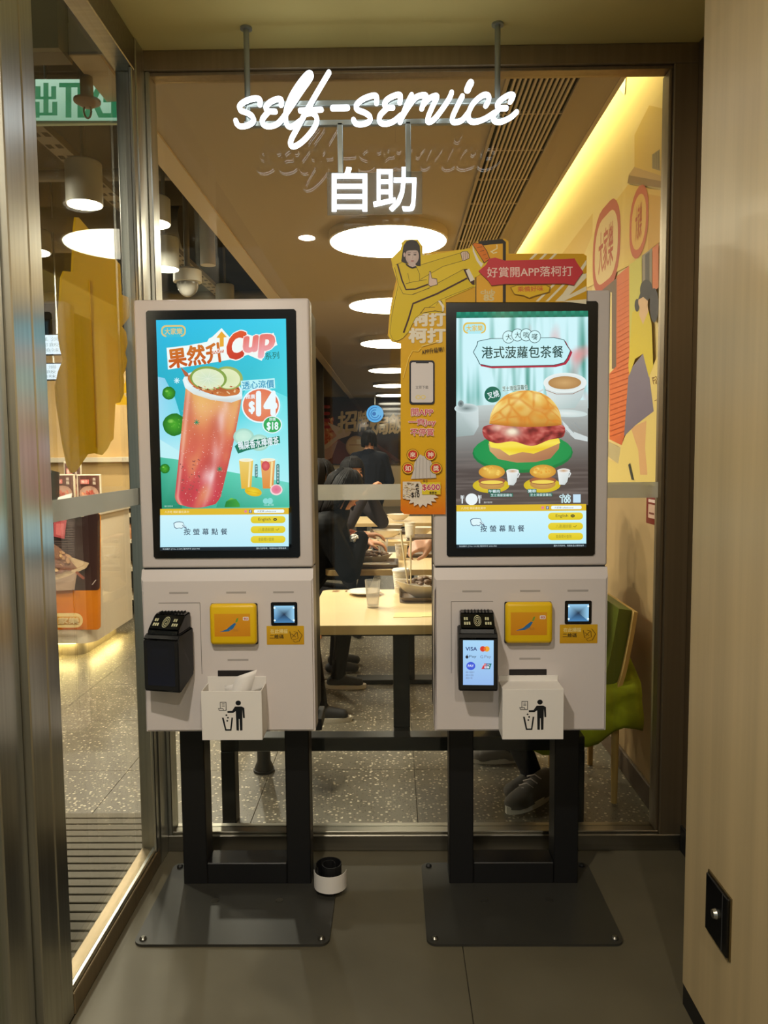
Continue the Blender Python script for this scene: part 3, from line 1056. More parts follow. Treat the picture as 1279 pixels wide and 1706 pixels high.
    for k in range(40):
        A.ell(random.uniform(350, 640), 590 + random.uniform(-14, 30) + 0, random.uniform(4, 14), random.uniform(2, 5), random.choice([(140, 60, 40), (196, 120, 70), (232, 196, 150), (176, 86, 50)]), rot=random.uniform(0, 40), n=8)
    A.poly([(316, 540), (326, 520), (345, 560), (420, 605), (540, 640), (662, 625), (664, 650), (600, 672), (480, 655), (380, 622), (330, 585)], [(220, 238, 240), (236, 248, 248), (240, 250, 250), (214, 230, 230), (230, 240, 240), (240, 250, 250), (214, 228, 232), (206, 214, 214), (214, 214, 206), (222, 226, 216), (226, 240, 240)])
    for x, y, c in ((282, 543, (214, 246, 252)), (397, 784, (20, 140, 100)), (530, 1056, (20, 140, 100))):
        for k in range(4):
            a = k * PI / 4
            A.line([(x - 17 * math.cos(a), y - 17 * math.sin(a)), (x + 17 * math.cos(a), y + 17 * math.sin(a))], 4, c)
    for k in range(26):
        x, y = random.uniform(290, 420), random.uniform(1000, 1190)
        A.ell(x, y, random.uniform(3, 9), random.uniform(2, 5), (150, 80, 76), n=7, rot=random.uniform(0, 90))
    # price
    A.poly([(655, 548), (852, 535), (856, 592), (658, 604)], (190, 244, 248))
    A.text('透心涼價', 664, 548, 848, 594, (60, 150, 190), .02, rot=-3)
    A.ell(772, 690, 112, 102, WH)
    A.ell(772, 690, 104, 94, (232, 150, 110), (226, 120, 84))
    A.text('推廣', 684, 626, 738, 652, WH, .02)
    A.text('$', 704, 668, 734, 736, WH, .05)
    A.text('14', 752, 616, 860, 742, WH, .06)
    A.ell(838, 802, 57, 50, WH)
    A.ell(838, 802, 51, 45, (52, 172, 92))
    A.text('原價', 820, 762, 858, 780, WH, .01)
    A.text('$18', 808, 788, 872, 836, WH, .04)
    # flavour tag
    for x, y in ((672, 870), (762, 905)):
        A.ell(x, y, 60, 48, (226, 246, 240), (160, 214, 196))
        A.ell(x, y, 46, 36, (206, 240, 222), (190, 232, 214))
    A.poly([(620, 925), (650, 900), (880, 868), (884, 908), (690, 950), (640, 968)], (22, 120, 92))
    A.text('鴨屎香水檸檬茶', 640, 884, 876, 932, WH, .02, rot=-7)
    # two small drinks
    for x0, x1, cc, cd in ((645, 728, (236, 206, 110), (226, 178, 60)), (770, 856, (232, 176, 110), (222, 140, 60))):
        A.poly([(x0, 1005), (x1, 1005), (x1 - 12, 1172), (x0 + 14, 1172)], [cc, cc, cd, cd])
        A.ell((x0 + x1) / 2, 1005, (x1 - x0) / 2, 10, (240, 236, 200), (246, 246, 226))
        A.poly([(x1 - 24, 1015), (x1 - 12, 1015), (x1 - 22, 1165), (x1 - 32, 1165)], (246, 226, 160))
    A.ell(800, 1040, 24, 28, (226, 110, 110), (200, 70, 80))
    A.rrect(737, 1030, 754, 1108, 8, (20, 110, 100))
    A.rrect(862, 1030, 880, 1148, 8, (20, 110, 100))
    for i, ch in enumerate('鮮芒波波'):
        A.text(ch, 740, 1036 + i * 17, 752, 1050 + i * 17, WH)
    for i, ch in enumerate('紅西柚茉莉茶'):
        A.text(ch, 865, 1036 + i * 18, 877, 1050 + i * 18, WH)
    A.ell(728, 1190, 50, 26, (240, 214, 50), (222, 180, 20), rot=12)
    A.line([(690, 1185), (765, 1200)], 2, (196, 150, 20))
    A.ell(862, 1180, 36, 32, (250, 226, 226), (244, 214, 214))
    A.ell(862, 1178, 28, 25, (222, 110, 140), (232, 140, 160))
    A.ell(800, 1245, 16, 16, (140, 220, 214))
    A.ell(826, 1245, 16, 18, (140, 220, 214))
    A.text('CLUB 100', 790, 1262, 846, 1274, (190, 240, 236))
    A.text('圖片只供參考', 212, 1266, 260, 1276, (190, 230, 220))
    order_bar(A, 186, 934, 1533, 1286)
    return A


def right_display():
    def mp(x, y):
        v = (y - 455) / (1694 - 455)
        xl, xr = 376 + 4 * v, 1082 - 17 * v
        return ((x - xl) / (xr - xl), v)
    A = Art(mp)
    A.rect(376, 455, 1083, 486, (18, 120, 96))
    for k in range(15):
        A.rect(380 + k * 47, 455, 400 + k * 47, 486, (34, 150, 120), (14, 96, 78))
    def mix(a, b, t):
        t = max(0, min(1, t))
        return tuple(x + (y - x) * t for x, y in zip(a, b))
    def street(u, v):
        n = noise.noise(Vector((u * 13, v * .7, 3.1))) + .5 * noise.noise(Vector((u * 29, v * 1.2, 7.7)))
        c_ = mix((206, 244, 250), (60, 140, 124), max(0, n) * 1.9 * (.45 + .6 * v))
        w = noise.noise(Vector((u * 6, v * 4, 12.0)))
        c_ = mix(c_, (226, 150, 150), max(0, w - .25) * 1.8 if u > .55 else 0)
        return mix(c_, (196, 226, 226), max(0, v - .85) * 5)
    A.grid(lambda u, v: (376 + 707 * u, 486 + 474 * v), street, 90, 30)
    A.grid(lambda u, v: (376 + 705 * u, 945 - 30 * u + (525 + 30 * u) * v), lambda u, v: mix(mix((196, 208, 206), (84, 74, 70), v * 1.5), (140, 130, 124), max(0, noise.noise(Vector((u * 2.5, v * 46, .4)))) * v), 30, 110)
    logo(A, 412, 508, 535, 566, (226, 190, 80), (176, 232, 240))
    # title plaque
    pl = [(490, 605), (560, 592), (900, 590), (955, 602), (968, 628), (990, 660), (972, 700), (955, 722), (900, 735), (560, 738), (500, 726), (488, 700), (465, 662), (484, 628)]
    A.poly([(a + 8, b + 9) for a, b in pl], (176, 40, 66))
    A.poly(pl, (40, 70, 76))
    A.poly([(727 + (a - 727) * .985, 664 + (b - 664) * .96) for a, b in pl], (196, 240, 246))
    for i, (ch, x, y) in enumerate((('大', 656, 586), ('大', 704, 576), ('啖', 750, 576), ('嘆', 796, 586))):
        A.ell(x, y, 33, 33, (40, 70, 76))
        A.ell(x, y, 30, 30, (206, 246, 250))
        A.text(ch, x - 15, y - 16, x + 15, y + 16, (20, 60, 60), .005, rot=(-8, -3, 4, 8)[i])
    A.text('港式菠蘿包茶餐', 512, 634, 948, 696, (10, 60, 58), .012)
    # sugar jar, milk tea
    A.poly([(376, 960), (494, 950), (496, 1050), (470, 1095), (376, 1104)], [(190, 206, 206), (214, 226, 226), (196, 210, 210), (160, 176, 174), (150, 166, 164)])
    A.ell(430, 955, 64, 26, (110, 126, 126), (206, 222, 222))
    A.ell(400, 930, 16, 18, (70, 84, 84), (150, 166, 166))
    A.ell(960, 985, 118, 20, (226, 236, 234), (200, 216, 214), rot=3)
    A.poly([(846, 830), (1072, 830), (1050, 900), (1010, 958), (910, 962), (868, 910)], [(222, 232, 232), (206, 220, 220), (190, 206, 206), (176, 196, 194), (190, 206, 204), (214, 226, 224)])
    A.ell(958, 826, 116, 52, (196, 210, 206), (232, 240, 238))
    A.ell(956, 826, 88, 34, (206, 166, 110), (176, 132, 80))
    A.line([(852, 862), (910, 884), (1000, 884), (1062, 856)], 3, (150, 110, 90))
    A.line([(842, 860), (810, 876)], 8, (206, 216, 214))
    # fork
    A.poly([(940, 1020), (1000, 1080), (1078, 1110), (1078, 1134), (1010, 1120), (960, 1075)], (206, 216, 216))
    for k in range(4):
        A.line([(960 + k * 16, 1070 - k * 12), (985 + k * 20, 1095 - k * 8)], 4, (150, 158, 158))
    # plate
    A.ell(731, 1190, 268, 106, (30, 140, 72), (18, 122, 62))
    A.ell(731, 1182, 262, 98, (34, 158, 84), (26, 144, 74))
    # bun bottom, egg, char siu, bun top
    A.poly([(548, 1140), (930, 1120), (925, 1170), (880, 1222), (800, 1240), (700, 1242), (600, 1222), (556, 1180)], [(206, 176, 120), (196, 150, 100), (180, 126, 84), (166, 112, 80), (176, 120, 84), (190, 134, 92), (190, 140, 96), (204, 160, 110)])
    A.poly([(550, 1130), (640, 1120), (920, 1110), (932, 1140), (860, 1170), (790, 1196), (730, 1186), (660, 1204), (610, 1170), (560, 1160)], [(246, 226, 80), (240, 214, 60), (240, 210, 60), (246, 226, 90), (232, 196, 40), (240, 214, 60), (236, 206, 50), (246, 230, 90), (240, 216, 60), (246, 226, 80)])
    def meat(u, v):
        n = noise.noise(Vector((u * 9, v * 3.4, 2.2))) + .5 * noise.noise(Vector((u * 22, v * 8, 5)))
        c_ = mix((166, 60, 58), (222, 140, 124), max(0, n) * 1.1)
        c_ = mix(c_, (96, 26, 30), max(0, -n) * 1.3)
        return mix(c_, (244, 232, 206), 1.1 * math.exp(-((u - .36) / .10) ** 2 - ((v - .48) / .26) ** 2) + .6 * math.exp(-((u - .17) / .07) ** 2 - ((v - .2) / .2) ** 2))
    def mpos(u, v):
        k = math.sin(PI * min(1, max(0, u))) ** .35
        top = 1062 - 32 * k
        bot = 1082 + (62 + 12 * math.sin(u * 13)) * k
        return (516 + 442 * u, top + (bot - top) * v)
    A.grid(mpos, meat, 60, 16)
    def bpos(u, v):
        a_ = (u * 2 - 1)
        top = 1030 - 166 * max(0, 1 - abs(a_) ** 2.3) ** .55
        bot = 1034 + 16 * math.cos(a_ * 1.4) + 10 * u
        return (553 + 386 * u, top + (bot - top) * v)
    def bcol(u, v):
        c_ = mix((252, 230, 136), (196, 132, 46), v * .75 + .28 * u)
        d = noise.voronoi(Vector((u * 5.2, v * 3.0, 1.3)))[0]
        e = d[1] - d[0]
        c_ = mix(c_, (208, 124, 40), max(0, .22 - e) * 3.4)
        n = noise.noise(Vector((u * 7, v * 5, 9)))
        c_ = mix(c_, (222, 140, 46), max(0, n) * 1.0)
        c_ = mix(c_, (255, 246, 190), max(0, -n) * .7 * (1 - v))
        return mix(c_, (160, 96, 30), max(0, v - .86) * 4)
    A.grid(bpos, bcol, 70, 40)
    # tag
    A.ell(570, 884, 44, 42, (20, 104, 84))
    A.text('叉燒', 542, 866, 604, 902, WH, .01, rot=-14)
    A.text('芝士滑蛋菠蘿包', 622, 838, 758, 864, (30, 90, 84), .012, rot=-4, outline=(230, 246, 240), ow=.05)
    # two small sets
    for bx, tx in ((566, 0), (838, 268)):
        A.ell(bx - 4, 1362, 98, 40, (226, 206, 70), (206, 180, 30))
        A.poly([(bx + 78, 1288), (bx + 144, 1284), (bx + 130, 1345), (bx + 116, 1362), (bx + 88, 1360)], [(236, 240, 238), (222, 230, 228), (206, 214, 212), (196, 206, 204), (222, 228, 226)])
        A.ell(bx + 111, 1287, 34, 12, (196, 150, 100), (236, 240, 238))
        A.line([(bx + 138, 1290), (bx + 148, 1302), (bx + 138, 1322)], 6, (226, 232, 230))
        A.ell(bx, 1356, 68, 28, (206, 166, 90), (190, 140, 70))
        A.ell(bx, 1338, 72, 22, (176, 110, 80) if tx == 0 else (190, 120, 60), (150, 86, 56))
        A.ell(bx, 1345, 60, 10, (240, 214, 90))
        A.ell(bx, 1290, 70, 36, (236, 196, 90), (206, 146, 50))
        for k in range(8):
            A.ell(bx + random.uniform(-48, 48), 1286 + random.uniform(-20, 16), 12, 8, random.choice([(222, 150, 50), (246, 214, 110)]), (232, 186, 80), n=9, rot=random.uniform(0, 90))
    for x0, t in ((546, '午餐肉'), (756, '豬柳')):
        w = 62 if len(t) == 3 else 44
        A.rect(x0, 1382, x0 + w + 4, 1402, (30, 110, 90))
        A.text(t, x0 + 3, 1384, x0 + w, 1401, WH, .01)
        A.rect(x0 + 10, 1404, x0 + 132, 1422, (30, 110, 90))
        A.text('芝士滑蛋菠蘿包', x0 + 14, 1406, x0 + 128, 1421, WH)
    # cutlery icon, club mark
    A.ell(458, 1434, 32, 31, (236, 244, 246))
    for x in (408, 500):
        A.line([(x, 1414), (x, 1456)], 6, (236, 244, 246))
        A.line([(x - 6, 1412), (x - 6, 1430)], 3, (236, 244, 246))
        A.line([(x + 8, 1412), (x + 8, 1430)], 3, (236, 244, 246))
    A.text('圖片只供參考', 524, 1446, 568, 1456, (220, 220, 214))
    A.text('club', 926, 1410, 984, 1430, (206, 240, 246), .03)
    A.text('100', 938, 1432, 984, 1456, (206, 240, 246), .04)
    A.rect(998, 1412, 1038, 1456, (196, 226, 244))
    order_bar(A, 377, 1067, 1694, 1464)
    return A


# ---------------------------------------------------------------- kiosks
SPK = 0.006
def kiosk(cx, yf, zt, label, art, terminal, side):
    """cx centre, yf front plane of the housing, zt top."""
    k = thing('order_kiosk', (cx, yf + 0.12, 0), label, 'kiosk', 'self-service ordering kiosks')
    w = 0.271
    yl = yf - 0.012
    # upper housing with recess for the glass
    zs = 1.136
    m = MB().box(cx - w, cx + w, yf, yf + 0.075, zs + 0.002, zt, 0.008, 3)
    m.build('screen_housing', WHITE, k, 30)
    bz = (cx - 0.231, cx + 0.231, 1.170, zt - 0.034)
    b = MB().prism([(bz[0] + .006, bz[2]), (bz[1] - .006, bz[2]), (bz[1], bz[2] + .006), (bz[1], bz[3] - .006), (bz[1] - .006, bz[3]), (bz[0] + .006, bz[3]), (bz[0], bz[3] - .006), (bz[0], bz[2] + .006)], yf - 0.004, yf + 0.004).build('bezel', BLKGL, k)
    sx0, sx1, sz0, sz1 = cx - 0.2, cx + 0.2, 1.198, zt - 0.063
    s = art.build('display', SCREEN, k, lambda a, bb, h: (sx0 + (sx1 - sx0) * a, yf - 0.0045 - h, sz1 - (sz1 - sz0) * bb))
    # lower cabinet with a sloping top edge
    m = MB().prism([(yf, zs - 0.002), (yl, 1.098), (yl, 0.612), (yf + 0.075, 0.612), (yf + 0.075, zs - 0.002)], cx - w, cx + w, 'x')
    es = []
    for e in m.bm.edges:
        p, q = e.verts[0].co, e.verts[1].co
        if abs(p.y - yl) < 1e-5 and abs(q.y - yl) < 1e-5 and (abs(p.x - q.x) < 1e-6 or max(p.z, q.z) < .62):
            es.append(e)
    bmesh.ops.bevel(m.bm, geom=es, offset=0.006, segments=3, affect='EDGES')
    cab = m.build('cabinet', WHITE, k, 14)
    MB().box(cx - w + 0.004, cx + w - 0.004, yf + 0.075, yf + 0.235, 0.63, zt - 0.02, 0.004, 1).build('rear_box', BLKPL, k)
    MB().box(cx - w + 0.006, cx + w - 0.006, yf + 0.004, yf + 0.07, zs - 0.003, zs + 0.003).build('seam', BLKPL, k)
    # worn marks and panel joint
    gm = mat('worn grey print', (168, 162, 158), 0.6)
    GRV = mat('panel groove', (126, 120, 116), 0.7)
    for a0, a1, z in ((-.183, -.123, 1.062), (-.003, .06, 1.062), (.145, .21, 1.062), (-.004, .062, .846)):
        MB().box(cx + a0, cx + a1, yl - 0.0006, yl, z - .0035, z + .0025).build('worn_mark', gm, k)
    MB().box(cx - .218, cx - .087, yl - .0006, yl, 1.0285, 1.0305).build('panel_joint', GRV, k)
    xj = cx - .0875 if side < 0 else cx - .2185
    MB().box(xj, xj + .0016, yl - .0006, yl, .80, 1.0285).build('panel_joint', GRV, k)
    # card payment terminal: tapered body with a sloping keypad head
    tcx = cx - 0.165 if side < 0 else cx - 0.140
    t = thing_part('card_terminal', k, Vector((tcx, yl, 0.79)))
    tw = 0.059
    # head, sloping back towards the cabinet
    def ramp(name, prof, hw, m_, par, rot):
        mb_ = MB().prism(prof, -hw, hw, 'x')
        bmesh.ops.bevel(mb_.bm, geom=mb_.bm.edges[:], offset=0.003, segments=2, affect='EDGES')
        bmesh.ops.rotate(mb_.bm, cent=(0, 0, 0), matrix=Matrix.Rotation(rot, 3, 'Z'), verts=mb_.bm.verts[:])
        bmesh.ops.translate(mb_.bm, vec=(tcx, yl, 0), verts=mb_.bm.verts[:])
        return mb_.build(name, m_, par, 30)
    rot = 0.22 if side < 0 else 0.04
    rot = -rot
    ramp('terminal_body', [(0, 0.806), (-0.088, 0.770), (-0.098, 0.775), (-0.098, 0.935), (-0.085, 0.948), (0, 0.955)], tw, BLKPL, t, rot)
    ramp('reader_head', [(0, 0.93), (-0.086, 0.945), (-0.080, 0.962), (-0.035, 1.000), (0, 1.004)], tw * .88, BLKGL, t, rot)
    for i in range(8):
        ramp('card_slot_rib', [(-0.03, 0.998), (-0.03, 1.006), (-0.006, 1.008), (-0.006, 1.0)], 0.0025, BLKPL, t, rot).location.x += -0.036 + i * 0.0103
    ca, sa = math.cos(rot), math.sin(rot)
    def fr(a, b, h):
        X, Y = a, -0.0985 - h
        return (tcx + X * ca - Y * sa, yl + X * sa + Y * ca, b)
    S = Art(lambda x, y: (x, y))
    if terminal:
        S.rect(-.046, .930, .046, .792, (168, 214, 246), (150, 186, 236))
        S.text('VISA', -.038, .909, -.004, .898, (30, 44, 110), .02, shear=0)
        S.ell(.0135, .9035, .0085, .0085, (214, 60, 40)); S.ell(.0255, .9035, .0085, .0085, (236, 166, 50)); S.ell(.0195, .9035, .0035, .0062, (230, 110, 40))
        S.text('Pay', -.027, .884, -.006, .8745, (40, 44, 56), .0)
        S.ell(-.034, .8785, .0045, .005, (40, 44, 56)); S.line([(-.034, .884), (-.0325, .8865)], .0015, (40, 44, 56))
        S.text('G', .006, .884, .0145, .875, (110, 120, 150), .0); S.text('Pay', .0185, .884, .0385, .8735, (120, 126, 146), .0)
        S.ell(-.0225, .851, .0135, .0125, (66, 90, 214)); S.text('PAY', -.031, .855, -.014, .848, (214, 224, 255), .03)
        S.poly([(.009, .842), (.018, .859), (.0285, .859), (.0205, .842)], (206, 60, 66)); S.poly([(.0165, .842), (.0245, .859), (.0335, .859), (.0275, .842)], (30, 70, 130)); S.poly([(.0245, .842), (.0325, .859), (.040, .859), (.0345, .842)], (20, 110, 110))
        S.text('UnionPay', .014, .857, .0355, .852, (240, 240, 250), .01); S.text('銀聯', .018, .851, .033, .844, (240, 240, 250), .02)
        for i in range(3):
            S.text('請拍卡或插卡'[:6 - i], -.038, .835 - i * .009, -.012 - i * .003, .829 - i * .009, (110, 120, 150))
        flip = SCREEN
    else:
        S.rect(-.046, .930, .046, .792, (6, 8, 12), (9, 12, 22))
        S.rect(-.030, .905, .026, .880, (10, 13, 20), (8, 11, 18))
        flip = SCREEN
    d = S.build('terminal_screen', flip, t, fr)
    I = Art(lambda x, y: (x, y))
    icon = (190, 188, 150)
    for x0 in (-.032, 0.0, .032):
        if x0 == 0:
            for r in (.009, .006, .003):
                I.line([(x0 + r * 1.2 * math.cos(q), .5 + r * math.sin(q)) for q in [i * .33 for i in range(20)]], .0012, icon)
        else:
            for q in range(5):
                I.rect(x0 - .009 + (q % 3) * .007, .5 - .007 + (q // 3) * .008, x0 - .004 + (q % 3) * .007, .5 - .002 + (q // 3) * .008, icon)
    def fri(a, b, h):
        u = (b - .487) / .026
        X, Y, Z = a, -0.0805 + 0.043 * u - .0006 - h, 0.9625 + 0.0365 * u + .0006
        return (tcx + X * ca - Y * sa, yl + X * sa + Y * ca, Z)
    I.build('reader_icons', PRINT, t, fri)
    # contactless card pad
    o = thing_part('card_pad', k, Vector((cx + 0.021, yl, 0.9)))
    MB().box(cx - .052, cx + .095, yl - .006, yl, .896, 1.028, .003, 1).build('pad_base', BLKPL, o)
    MB().box(cx - .052, cx + .095, yl - .030, yl - .004, .900, 1.030, .012, 4).build('pad_shell', YEL, o, 40)
    P = Art(lambda x, y: (cx - .036 + x * .112, 1.000 - y * .072))
    P.rect(0, 0, 1, 1, (226, 158, 30), (214, 140, 22))
    P.poly([(.62, .22), (.68, .17), (.64, .36), (.58, .40)], (110, 160, 60))
    P.poly([(.56, .40), (.61, .44), (.52, .66), (.40, .77), (.14, .80), (.34, .68), (.46, .52)], (40, 110, 170))
    P.rrect(.80, .14, .96, .30, .03, (240, 236, 230)); P.text('卡', .82, .16, .88, .28, (206, 50, 50), .03); P.text('OK', .885, .17, .945, .27, (206, 50, 50), .02)
    P.text('八達通', .40, .66, .66, .76, (206, 150, 60), 0)
    P.build('pad_label', PRINT, o, lambda a, b, h: (a, yl - .0302 - h, b))
    # code scanner
    sc = thing_part('code_scanner', k, Vector((cx + .178, yl, .99)))
    MB().box(cx + .137, cx + .220, yl - .004, yl, .956, 1.030, .003, 1).build('scanner_frame', BLKGL, sc)
    G2 = Art(lambda x, y: (cx + .147 + x * .064, 1.019 - y * .054), .00002)
    c0, c1, c2_ = (20, 40, 66), (150, 206, 240), (70, 130, 180)
    G2.rect(0, 0, 1, 1, (40, 80, 120))
    G2.poly([(0, 0), (1, 0), (.5, .5)], [c1, c1, c0]); G2.poly([(1, 0), (1, 1), (.5, .5)], [c1, c1, c0]); G2.poly([(1, 1), (0, 1), (.5, .5)], [c2_, c2_, c0]); G2.poly([(0, 1), (0, 0), (.5, .5)], [c2_, c1, c0])
    for a in (0.03, .97):
        for b in (.12, .86):
            G2.ell(a, b, .05, .06, (230, 250, 255), n=8)
    G2.build('scanner_glow', SCREEN, sc, lambda a, b, h: (a, yl - .0042 - h, b))
    ST = Art(lambda x, y: (cx + .122 + x * .118, .954 - y * .060))
    ST.rrect(0, 0, 1, 1, .02, (214, 168, 30), (200, 150, 20))
    ST.text('在此掃描', .10, .17, .56, .40, (240, 222, 150), .02)
    ST.text('二維碼', .08, .46, .45, .68, (70, 56, 20), .02)
    for pts in ([(.62, .3), (.66, .7), (.74, .74), (.84, .66), (.82, .34), (.72, .3)], [(.66, .42), (.78, .60)], [(.80, .36), (.68, .62)], [(.84, .22), (.95, .5), (.86, .84)], [(.70, .78), (.76, .88), (.84, .82)]):
        ST.line(pts, .022, (120, 90, 20))
    ST.build('scanner_sticker', PRINT, k, lambda a, b, h: (a, yl - .0008 - h, b))
    # receipt slot and bin
    MB().box(cx - .036, cx + .082, yl - .002, yl, .793, .812, .001, 1).build('receipt_slot', mat('slot black', (24, 18, 18), 0.6), k)
    bn = thing_part('receipt_bin', k, Vector((cx + .024, yl, .60)))
    bx0, bx1, by0, by1, bz0, bz1 = cx - .069, cx + .117, yl - .088, yl, .618, .772
    def wall(*a):
        MB().box(*a, .0006, 1).build('bin_wall', WPAP, bn)
    wall(bx0, bx1, by0, by0 + .003, bz0, bz1)
    wall(bx0, bx1, by1 - .003, by1, bz0, bz1 + .02)
    wall(bx0, bx0 + .003, by0 + .003, by1 - .003, bz0, bz1)
    wall(bx1 - .003, bx1, by0 + .003, by1 - .003, bz0, bz1)
    wall(bx0 + .003, bx1 - .003, by0 + .003, by1 - .003, bz0, bz0 + .003)
    if side > 0:
        wall(bx0, bx1, by0, by1, bz1, bz1 + .003)
    def mpic(x, y):
        return (bx0 + (x - 460) / 405 * (bx1 - bx0), bz1 - (y - 880) / 320 * (bz1 - bz0))
    Q = Art(mpic)
    Q.ell(708, 957, 18, 16, BK)
    Q.poly([(686, 980), (730, 980), (748, 990), (750, 1055), (738, 1055), (734, 1000), (732, 1136), (716, 1138), (714, 1062), (709, 1062), (708, 1138), (692, 1136), (690, 1010), (672, 1022), (634, 1022), (634, 1010), (666, 1008)], BK)
    Q.poly([(596, 1052), (608, 1052), (624, 1128), (650, 1128), (660, 1052), (671, 1052), (658, 1138), (616, 1138)], BK)
    for x, y in ((627, 1036), (637, 1053), (632, 1073)):
        Q.poly([(x - 8, y), (x, y - 7), (x + 7, y), (x, y + 7)], BK)
    Q.poly([(586, 950), (628, 950), (628, 1006), (586, 1006)], BK); Q.poly([(590, 954), (624, 954), (624, 1002), (590, 1002)], (232, 228, 222))
    Q.poly([(572, 990), (606, 990), (612, 1006), (578, 1006)], BK); Q.poly([(577, 994), (603, 994), (607, 1002), (581, 1002)], (232, 228, 222))
    for y in (962, 970, 978):
        Q.line([(598, y), (617, y)], 3, BK)
    Q.build('bin_pictogram', PRINT, bn, lambda a, b, h: (a, by0 - .0003 - h, b))
    # black stand
    lx0, lx1 = cx - .213, cx + .230
    MB().box(lx0 - .035, lx1 + .05, yf + .10, yf + .235, .572, .612, .002, 1).build('top_beam', BLACK, k)
    for a, b in ((lx0, lx0 + .083), (lx1 - .083, lx1)):
        MB().box(a, b, 2.555, 2.645, .004, .574, .003, 1).build('leg', BLACK, k)
    MB().box(lx0 + .083, lx1 - .083, 2.555, 2.645, .006, .082, .003, 1).build('foot_beam', BLACK, k)
    pc = cx + (.019 if side < 0 else -.005)
    r = .03
    pts = []
    for ux, uy, a0 in ((1, 0, -90), (1, 1, 0), (0, 1, 90), (0, 0, 180)):
        ccx = pc + .30 - r if ux else pc - .30 + r
        ccy = 2.69 - r if uy else 2.225 + r
        pts += [(ccx + r * math.cos(math.radians(a0 + 18 * i)), ccy + r * math.sin(math.radians(a0 + 18 * i))) for i in range(6)]
    MB().prism(pts, 0.0, 0.008, 'z').build('base_plate', PLATE, k, 30)
    BOLT = mat('bolt steel', (120, 118, 110), 0.3, 0.9)
    for ux in (-.275, .275):
        for yy in (2.25, 2.665):
            MB().lathe([(.011, 0), (.011, .004), (.006, .009)], (pc + ux, yy, .008), 12).build('bolt', BLKPL if yy > 2.4 else BOLT, k, 30)
    for ux in (-.10, .115):
        MB().lathe([(.013, 0), (.013, .0015)], (pc + ux, 2.455, .008), 14).build('bolt_cap', BOLT, k, 30)
    return k


def thing_part(name, parent, at):
    o = bpy.data.objects.new(name, None)
    o.empty_display_size = 0.02
    COL.objects.link(o)
    o.parent = parent
    o.location = at - wloc(parent)
    return o


kl = kiosk(-0.525, 2.40, 1.972, 'left kiosk showing a large iced tea advert on its screen', left_display(), False, -1)
kr = kiosk(0.397, 2.395, 1.985, 'right kiosk showing a pineapple bun sandwich advert on its screen', right_display(), True, 1)

# receipts in the left bin
cxk, ylk = -0.525, 2.388
for i, (dx, a, h, lab) in enumerate(((0.03, .30, .822, 'taller printed receipt sticking out of the left bin'), (0.045, -.15, .79, 'shorter printed receipt behind the other one in the left bin'))):
    rc = MB()
    n = 8
    prev = None
    for j in range(n + 1):
        t = j / n
        z = .70 + (h - .70) * t
        yy = ylk - .050 - .02 * math.sin(t * 2.2) + i * .008
        sh = math.tan(a) * (z - .70)
        w = .034
        row = [rc.bm.verts.new((cxk + dx - w + sh, yy, z - .012)), rc.bm.verts.new((cxk + dx + w + sh, yy - .004, z + (.012 if i == 0 else .004)))]
        if prev:
            rc.bm.faces.new((prev[0], prev[1], row[1], row[0]))
        prev = row
    r_ = rc.build('receipt', mat('receipt paper', (238, 234, 230), 0.7), None, 180)
    sm = r_.modifiers.new('t', 'SOLIDIFY')
    sm.thickness = 0.0004
    setp(r_, lab, 'receipt', 'receipts in the left bin')

# black roll with a white tag beside the left stand
rl = thing('tape_roll', (-0.225, 2.52, 0.008), 'black webbing roll wrapped with a white paper tag beside the left stand', 'tape roll')
pts = [Vector((-0.225 + (.016 + .0034 * a) * math.cos(a), 2.52 + (.016 + .0034 * a) * math.sin(a))) for a in [i * .35 for i in range(30)]]
m = MB()
for a, b in zip(pts, pts[1:]):
    d = (b - a).normalized()
    q = Vector((-d.y, d.x)) * .0012
    m.prism([(a + q)[:], (b + q)[:], (b - q)[:], (a - q)[:]], .008, .10, 'z')
m.build('webbing', BLKPL, rl)
m = MB()
P2 = [(-0.225 + .056 * math.cos(a), 2.52 + .054 * math.sin(a)) for a in [PI + .05 + i * (PI - .1) / 14 for i in range(15)]]
Pi = [(-0.225 + .0545 * math.cos(a), 2.52 + .0525 * math.sin(a)) for a in [PI + .05 + i * (PI - .1) / 14 for i in range(15)]]
m.prism(P2 + Pi[::-1], .022, .080, 'z').build('paper_tag', WPAP, rl, 30)


# ---------------------------------------------------------------- cut-out promotion board on the right kiosk
YB = 2.3905
def P5(x, y): return (640 + x / 3.1975, 380 + y / 3.1975)
def mB(x, y):
    p = atY(*P5(x, y), YB)
    return (p.x, p.z)
pb = thing('promotion_board', atY(700, 857, YB), 'yellow cut-out promotion board with a kicking figure, fixed on the right kiosk', 'poster board')
out = [(96, 84), (128, 62), (178, 62), (203, 98), (204, 136), (300, 126), (415, 116), (455, 106), (466, 82), (500, 72), (640, 58), (660, 72), (661, 138), (1058, 138), (1076, 150), (1076, 382), (1062, 396), (328, 396),
       (326, 1524), (106, 1524), (87, 1504), (87, 616), (40, 606), (18, 572), (30, 440), (48, 340), (66, 262), (42, 205), (46, 172), (88, 152), (86, 112)]
MB().prism([mB(*q) for q in out], YB - 0.0035, YB + 0.0008, 'y').build('board', mat('board edge', (224, 176, 30), 0.5), pb)
A = Art(mB)
YB1, YB2 = (222, 172, 16), (230, 120, 8)
A.poly([(204, 138), (661, 138), (1058, 138), (1076, 150), (1076, 382), (1062, 396), (204, 396)], (218, 166, 14))
A.poly([(88, 396), (326, 396), (326, 1300), (87, 1300)], (226, 176, 12))
A._add([(87, 1300), (326, 1300), (326, 1524), (106, 1524), (87, 1504)], [(0, 1, 2, 3, 4)], [(226, 176, 12), (226, 176, 12), YB2, YB2, YB2])
